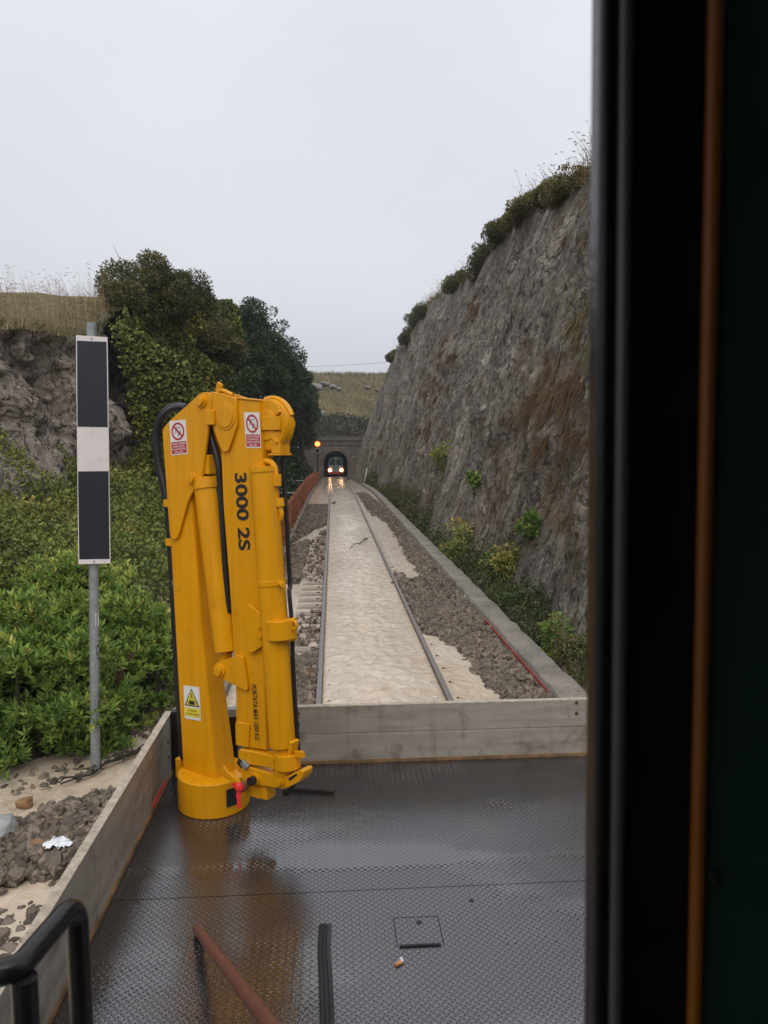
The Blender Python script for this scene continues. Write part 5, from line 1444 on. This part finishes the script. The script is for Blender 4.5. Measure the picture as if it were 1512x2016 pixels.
# tall stalks on the left plateau
n = 4200
Yv = rng.uniform(13.0, 27, n); Xv = -6.75 - rng.uniform(0, 1, n)**1.5*5.0
zt_ = np.array([lerp_tab(LTOP, y) for y in Yv])
dn = np.clip(np.array([0.5+0.9*noise.noise(Vector((x*0.5, y*0.4, 9))) for x, y in zip(Xv, Yv)]), 0.12, 1.2)
Hh = (0.30 + 0.95*rng.uniform(size=n)**1.6)*(0.6+0.6*dn)
blades('dry_grass', np.column_stack([Xv, Yv, zt_-0.05]), Hh, lean_(n, (-0.22,0,-0.02), 0.14), 0.0026+0.00012*Yv, M['dry_grass'], 'tall dry grass swaying on top of the left rock', heads=0.5)
n = 12000
Yv = rng.uniform(12.5, 30, n); Xv = -6.5 - rng.uniform(0, 1, n)**1.3*7
zt_ = np.array([lerp_tab(LTOP, y) for y in Yv])
blades('dry_grass', np.column_stack([Xv, Yv, zt_-0.08]), rng.uniform(0.06, 0.24, n), lean_(n, (0.03,-0.05,0.0), 0.09), 0.008, M['edge_grass'], 'short tawny grass edging the top of the left rock', tint=rng.uniform(0, 1.0, n))
# reed stalk pair beside the rounded shrub
p = at(252, 560, 25); 
o = MB()
for dx_, hh_ in ((0.0, 1.75), (0.06, 1.6)):
    b0 = Vector((p.x+dx_, 25, p.z-0.5)); o.tube(curve([b0, b0+Vector((-0.12,0,hh_*0.5)), b0+Vector((-0.42,0,hh_))], 5), [0.012-0.0009*k for k in range(11)], 5)
o = o.build('reed', M['bark']); tag(o, 'pair of tall bare reed stalks leaning left of the rounded shrub', 'reed')
# stalks along the right crest
n = 3200
ps = []
for i in range(n):
    k = rng.uniform(0, 1)**1.3; Y = 17 + 75*k*k; a_, b_ = r_top(Y)
    ps.append((b_ + rng.uniform(-0.1, 0.7), Y, a_ - 0.05))
ps = np.array(ps)
nn = np.array([0.5+noise.noise(Vector((y*0.35, 0, 4))) for y in ps[:, 1]])
Hh = (0.25 + 0.85*rng.uniform(size=n)**2)*np.clip(nn+0.25, 0.15, 1.2)
blades('dry_grass', ps, Hh, lean_(n, (-0.24,-0.05,0.0), 0.14), 0.0035+0.00022*ps[:, 1], M['dry_grass'], 'thin dry grass stalks along the crest of the right cliff', heads=0.75, tint=rng.uniform(0, 0.5, n))
n = 5200
ps = []
for i in range(n):
    Y = 17*(110/17)**rng.uniform(0, 1); a_, b_ = r_top(Y); ps.append((b_ + rng.uniform(-0.15, 0.8), Y, a_ - 0.08))
ps = np.array(ps)
blades('edge_grass', ps, rng.uniform(0.06, 0.30, n), lean_(n, (-0.16,-0.03,-0.05), 0.10), 0.005+0.0003*ps[:, 1], M['edge_grass'], 'short tawny and green grass fringe along the right cliff crest', tint=rng.uniform(0, 0.8, n))
# hanging dry tufts on the right cliff face
ps = []; ln = []; hs_ = []; tn = []
def tuft_zone(px, py, sx, sy, ntuft, hang, t0, nb=36):
    for _ in range(ntuft):
        x, y = rng.normal(px, sx), rng.normal(py, sy)
        d = ray(x, y); dx, dz = d.x/d.y, d.z/d.y
        Yt = 4.0/max(0.02, dx)           # march to the face
        for _k in range(8):
            zb_ = zt(Yt)-0.3; ztp, xtp = r_top(Yt); zc = 2.9+dz*Yt
            v_ = min(0.995, max(0.02, (zc-zb_)/(ztp-zb_))); X_, Z_ = cliff_r(Yt, v_); Yt = 0.5*Yt + 0.5*X_/dx
        if Yt < 7.5 or Yt > 120: continue
        X_, Z_ = cliff_r(Yt, v_)
        for _b in range(nb):
            ps.append((X_+0.05, Yt+rng.normal(0, 0.06), Z_+rng.normal(0, 0.06)))
            hs_.append(rng.uniform(0.05, 0.3)); ln.append((-rng.uniform(0.08, 0.32), rng.normal(0, 0.16), -hang*rng.uniform(0.3, 1.4)))
            tn.append(np.clip(t0 + rng.normal(0, 0.18), 0, 1))
tuft_zone(1125, 840, 28, 60, 40, 0.65, 0.55)
tuft_zone(1120, 720, 30, 50, 24, 0.7, 0.6)
tuft_zone(1140, 640, 14, 45, 26, 0.6, 0.95)
tuft_zone(1055, 780, 22, 45, 30, 0.5, 0.6)
tuft_zone(845, 780, 14, 70, 60, 0.6, 0.5)
tuft_zone(880, 690, 14, 50, 30, 0.6, 0.5)
tuft_zone(935, 590, 12, 25, 16, 0.5, 0.55)
tuft_zone(1110, 430, 20, 25, 10, 0.5, 0.6)
tuft_zone(1110, 1000, 22, 30, 18, 0.5, 0.75)
tuft_zone(760, 830, 14, 60, 22, 0.7, 0.45)
tuft_zone(960, 960, 70, 110, 20, 0.3, 0.5, 25)
tuft_zone(960, 780, 80, 110, 14, 0.3, 0.5, 25)
ps = np.array(ps)
blades('hanging_grass', ps, hs_, ln, 0.0028+0.00016*ps[:, 1], M['rust_grass'], 'rusty brown dead grass hanging down the right cliff face', tint=np.array(tn))
# weeds along the foot of the right cliff
n = 42000
Yv = 9.0*(75/9.0)**rng.uniform(size=n); Xv = 2.88 + rng.uniform(0, 1, n)*1.15
hn = np.array([max(0.0, 0.30 + 1.15*noise.fractal(Vector((x*0.7, y*0.45, 27)), 1.0, 2.0, 3)) for x, y in zip(Xv, Yv)])
hz = np.array([ground_z(x, y) for x, y in zip(Xv, Yv)])
P = np.column_stack([Xv, Yv, hz + 0.02 + rng.uniform(0, 1, n)*hn*1.0])
T = 0.42 + 0.70*pnoise(P, 0.55, 3, 8.0) + rng.normal(0, 0.14, n)
leaf_mesh('weeds', P, unit(n)+np.array([-0.3,-0.3,0.7]), 0.042+0.0015*Yv, M['leaf_weed'], T, 0.5)
o = bpy.data.objects['weeds']; tag(o, 'green and brown weeds growing behind the kerb at the foot of the right cliff', 'weeds', kind='stuff')
# a few small plants rooted in the cliff face
def face_plant(px, py, rad, nl, label, mat='leaf_bush', t0=0.45):
    d = ray(px, py); dx, dz = d.x/d.y, d.z/d.y; Yt = 4.0/dx
    for _k in range(10):
        zb_ = zt(Yt)-0.3; ztp, xtp = r_top(Yt); v_ = min(0.99, max(0.02, (2.9+dz*Yt-zb_)/(ztp-zb_))); X_, Z_ = cliff_r(Yt, v_); Yt = 0.5*Yt+0.5*X_/dx
    t = thing('cliff_plant', (X_-0.05, Yt, Z_), label, 'plant', 'small plants rooted in the right cliff')
    cs = hull((-0.1,0,0), (rad*0.7, rad, rad*1.2), 14, 0.3, zmin=-1); Pq, Nq, Tq = clump_crown(cs, [rad*0.4]*14, nl, 0.08, t0)
    leaf_mesh('foliage', Pq, Nq, 0.05+0.0016*Yt, M[mat], Tq, 0.5, t)
    mb = MB(); limbs(mb, (0.15,0,-0.05), cs[:6], 0.012, 0.005); mb.build('stems', M['bark'], t)
face_plant(1062, 1030, 0.30, 900, 'bright green plant on the lower right cliff, nearest the cab edge')
face_plant(1125, 1290, 0.42, 1500, 'green bush at the cliff foot beside the near end of the kerb')
face_plant(1095, 1340, 0.30, 900, 'small green plant just behind the near end of the kerb wall')
face_plant(1000, 1120, 0.50, 1800, 'leafy green plant behind the kerb in the middle of the cliff foot', 'leaf_scrub', 0.6)
face_plant(920, 1075, 0.55, 1500, 'yellow green plant behind the kerb farther along the cliff foot', 'leaf_scrub', 0.6)
face_plant(945, 250+700, 0.22, 500, 'small dark green tuft high on the middle of the cliff face')
face_plant(885, 900, 0.5, 900, 'dull green plant low on the far half of the cliff face', 'leaf_scrub', 0.45)

# ---- hill vegetation
n = 26000
Xv = rng.uniform(-22, 30, n); Yv = 131.6 + rng.uniform(0, 1, n)*13
hz = np.array([hill_z(x, y) for x, y in zip(Xv, Yv)])
P = np.column_stack([Xv, Yv, hz + rng.uniform(0, 1, n)*1.1])
o = leaf_mesh('hill_scrub', P, unit(n)+np.array([0,-0.4,0.5]), 0.42, M['leaf_hill'], 0.30+0.35*pnoise(P, 0.25, 3)+rng.normal(0,0.12,n), 0.55)
tag(o, 'dark green scrub on the slope just above the tunnel portal', 'scrub', kind='stuff')
n = 14000
Xv = rng.uniform(-22, 32, n); Yv = 144 + rng.uniform(0, 1, n)**0.8*14
hz = np.array([hill_z(x, y) for x, y in zip(Xv, Yv)])
blades('dry_grass', np.column_stack([Xv, Yv, hz-0.05]), rng.uniform(0.2, 0.75, n), lean_(n, (-0.15,0,0), 0.2), 0.045, M['edge_grass'], 'dry grass covering the upper slope of the hill above the tunnel', tint=rng.uniform(0, 0.55, n))
M['pale_rock'] = basic('pale_rock', (0.21,0.20,0.18), 0.85, var=0.45, scale=3, bump=0.8, bscale=8)
for i, (px_, py_, r_) in enumerate(((622,765,1.0),(640,760,0.8),(655,764,0.6),(667,768,0.45),(722,766,0.45),(627,815,0.9),(633,822,0.6),(742,770,0.4))):
    d = ray(px_, py_); Yt = 145.0
    for Yt in np.arange(132, 175, 0.25):
        q_ = CAM + d*(Yt/d.y)
        if q_.z <= hill_z(q_.x, Yt): break
    vv_ = SV[i % 16]*r_*np.array([2.0,1.2,1.0]); mbv = MB().add([Vector(v) for v in vv_], [tuple(f) for f in SF])
    o = mbv.build('boulder', M['pale_rock'], smooth=0); o.location = q_ + Vector((0,-0.3,0.35))
    sd = o.modifiers.new('sub', 'SUBSURF'); sd.levels = sd.render_levels = 1
    tag(o, ['pale boulder at the left end of the outcrop on the far hill','pale boulder second from the left on the far hill outcrop','pale boulder in the middle of the far hill outcrop','small pale boulder at the right end of the left hill outcrop','small pale boulder alone near the top right of the far hill','pale boulder just right of the evergreen trees low on the hill','smaller pale boulder below that, just above the portal left end','tiny pale boulder at the far right of the hill beside the cliff'][i], 'boulder', 'pale boulders on the far hill')

# ------------------------------------------------------------------ debris in the flood
def rock(name, px, py, z, s3, mat, label, k=3):
    q_ = atz(px, py, z); vv_ = SV[k]*np.array(s3); o = MB().add([Vector(v) for v in vv_], [tuple(f) for f in SF]).build(name, mat, smooth=0)
    sd = o.modifiers.new('sub', 'SUBSURF'); sd.levels = sd.render_levels = 1
    o.location = q_; o.rotation_euler.z = k; tag(o, label, 'stone'); return o
M['brown_stone'] = basic('brown_stone', (0.27,0.15,0.075), 0.6, var=0.35, scale=14, bump=0.5)
M['pale_stone'] = basic('pale_stone', (0.33,0.34,0.32), 0.7, var=0.25, scale=10, bump=0.5)
rock('loose_stone', 46, 1582, LW+0.04, (0.13,0.10,0.09), M['brown_stone'], 'orange brown stone lying in the muddy water left of the truck')
rock('loose_stone', 2, 1640, LW+0.08, (0.20,0.25,0.26), M['pale_stone'], 'pale grey stone at the left edge of the gravel heap', 5)
rock('loose_stone', 72, 1662, LW+0.08, (0.12,0.09,0.07), M['brown_stone'], 'small reddish stone on the gravel heap beside the white litter', 7)
rock('loose_stone', 868, 1232, -0.03, (0.12,0.10,0.08), M['rust'], 'red brick fragment on the ballast right of the rails', 9)
q = atz(111, 1670, LW+0.07)
mb = MB(); pv = []
for i in range(9):
    for j in range(9):
        x, y = (i-4)*0.028, (j-4)*0.022
        pv.append((x + rng.normal(0,0.008), y + rng.normal(0,0.008), 0.03 + 0.05*rng.uniform()*max(0, 1-(x*x+y*y)/0.016)))
fc = [(i*9+j, (i+1)*9+j, (i+1)*9+j+1, i*9+j+1) for i in range(8) for j in range(8) if (i-3.5)**2+(j-3.5)**2 < 14+rng.normal(0,2)]
o = mb.add(pv, fc).build('litter', M['paper_white'], smooth=0); o.location = q; tag(o, 'crumpled white plastic litter lying on the wet gravel', 'litter')
so = o.modifiers.new('solid', 'SOLIDIFY'); so.thickness = 0.002
def branch(a, b_, z, label, r_=0.014, nt_=9, sz=0.25):
    A_, B_ = atz(*a, z+0.02), atz(*b_, z+0.04); mb = MB(); O_ = A_.copy()
    main = [A_.lerp(B_, t) - O_ + Vector((random.uniform(-.04,.04), random.uniform(-.04,.04), random.uniform(0,.05))) for t in np.linspace(0,1,7)]
    cv_ = curve(main, 4); mb.tube(cv_, [r_*(0.4+0.6*k/(len(cv_)-1)) for k in range(len(cv_))], 6)
    for i in range(nt_):
        s_ = cv_[random.randrange(3, len(cv_))]; d = (B_-A_).normalized()*random.uniform(-.6,.6) + Vector((random.uniform(-.5,.5), random.uniform(-.5,.5), random.uniform(-.05,.25)))
        mb.tube(curve([s_, s_+d*sz*0.5+Vector((0,0,0.02)), s_+d*sz], 3), [r_*0.5, r_*0.45, r_*0.4, r_*0.35, r_*0.3, r_*0.2, r_*0.12], 5)
    o = mb.build('branch', M['wet_wood']); o.location = O_; tag(o, label, 'branch'); return o
branch((125,1548), (285,1478), LW, 'tangled dark branch washed against the foot of the sign pole', 0.022, 26, 0.34)
branch((80,1560), (140,1535), LW, 'thin dark twig floating left of the sign pole', 0.008, 4, 0.12)
branch((690,1080), (725,1062), WZ+0.03, 'dark branch lying across the flooded sleepers between the rails', 0.02, 8, 0.25)
branch((570,1262), (612,1232), WZ, 'stick washed onto the ballast beside the left rail', 0.014, 4, 0.15)
branch((180,1800), (215,1640), LW+0.04, 'brown roots piled against the outside of the left sideboard', 0.016, 26, 0.22)
def plank(a, b_, Y0_, Y1_, label, wd=0.16):
    A_, B_ = at(*a, Y0_), at(*b_, Y1_)
    o = MB().bar((0,0,0), B_-A_, wd, 0.08).build('plank', M['wet_wood'], bevel=0.006); o.location = A_; tag(o, label, 'plank', 'old planks beside the crane column')
plank((298,1262), (352,1195), 9.4, 11.2, 'dark wet plank leaning uphill behind the crane hoses, upper one')
plank((300,1330), (350,1262), 8.9, 10.4, 'dark wet plank lying on the gravel slope behind the crane hoses, middle one')
plank((262,1420), (306,1352), 8.6, 9.6, 'dark wet plank nearest the left sideboard on the gravel slope')
# rusty disc on a rod among the bushes
q = at(232, 1322, 8.15)
M['dark_rust'] = basic('dark_rust', (0.07,0.028,0.018), 0.7, var=0.4, scale=12, bump=0.2)
rd = thing('rusty_disc', q, 'rusty round metal disc on a slanting rod among the bushes', 'disc')
MB().tube([(0.012*0,0.0,0),(0.0,0.014,0)], [0.105,0.105], 24).build('disc', M['dark_rust'], rd).scale = (0.62, 1, 1.25)
MB().bar((0.03,0.02,0.04), (0.16,0.05,0.17), 0.035, 0.03).build('rod', M['dark_rust'], rd)
MB().cyl((0,0.03,-0.4), (0,0.02,0.0), 0.02, seg=8).build('stem', M['dark_rust'], rd)
# rubble and timber washed up before the tunnel
M['wet_rubble'] = M['wet_wood']
def log(a, b_, Y, r_, label):
    A_, B_ = at(*a, Y), at(*b_, Y); o = MB().tube([Vector((0,0,0)), (B_-A_)*0.5+Vector((0,0,0.05)), B_-A_], [r_, r_*0.9, r_*0.6], 7).build('log', M['bark']); o.location = A_; tag(o, label, 'log', 'driftwood before the tunnel')
log((650,944), (676,941), 112, 0.10, 'dark driftwood log stretched across the track before the railcar')
log((682,941), (697,949), 100, 0.13, 'driftwood log slanting to the right of the track before the portal')
log((660,988), (645,1003), 38.5, 0.05, 'thin stick standing askew by the left rail midway to the tunnel')
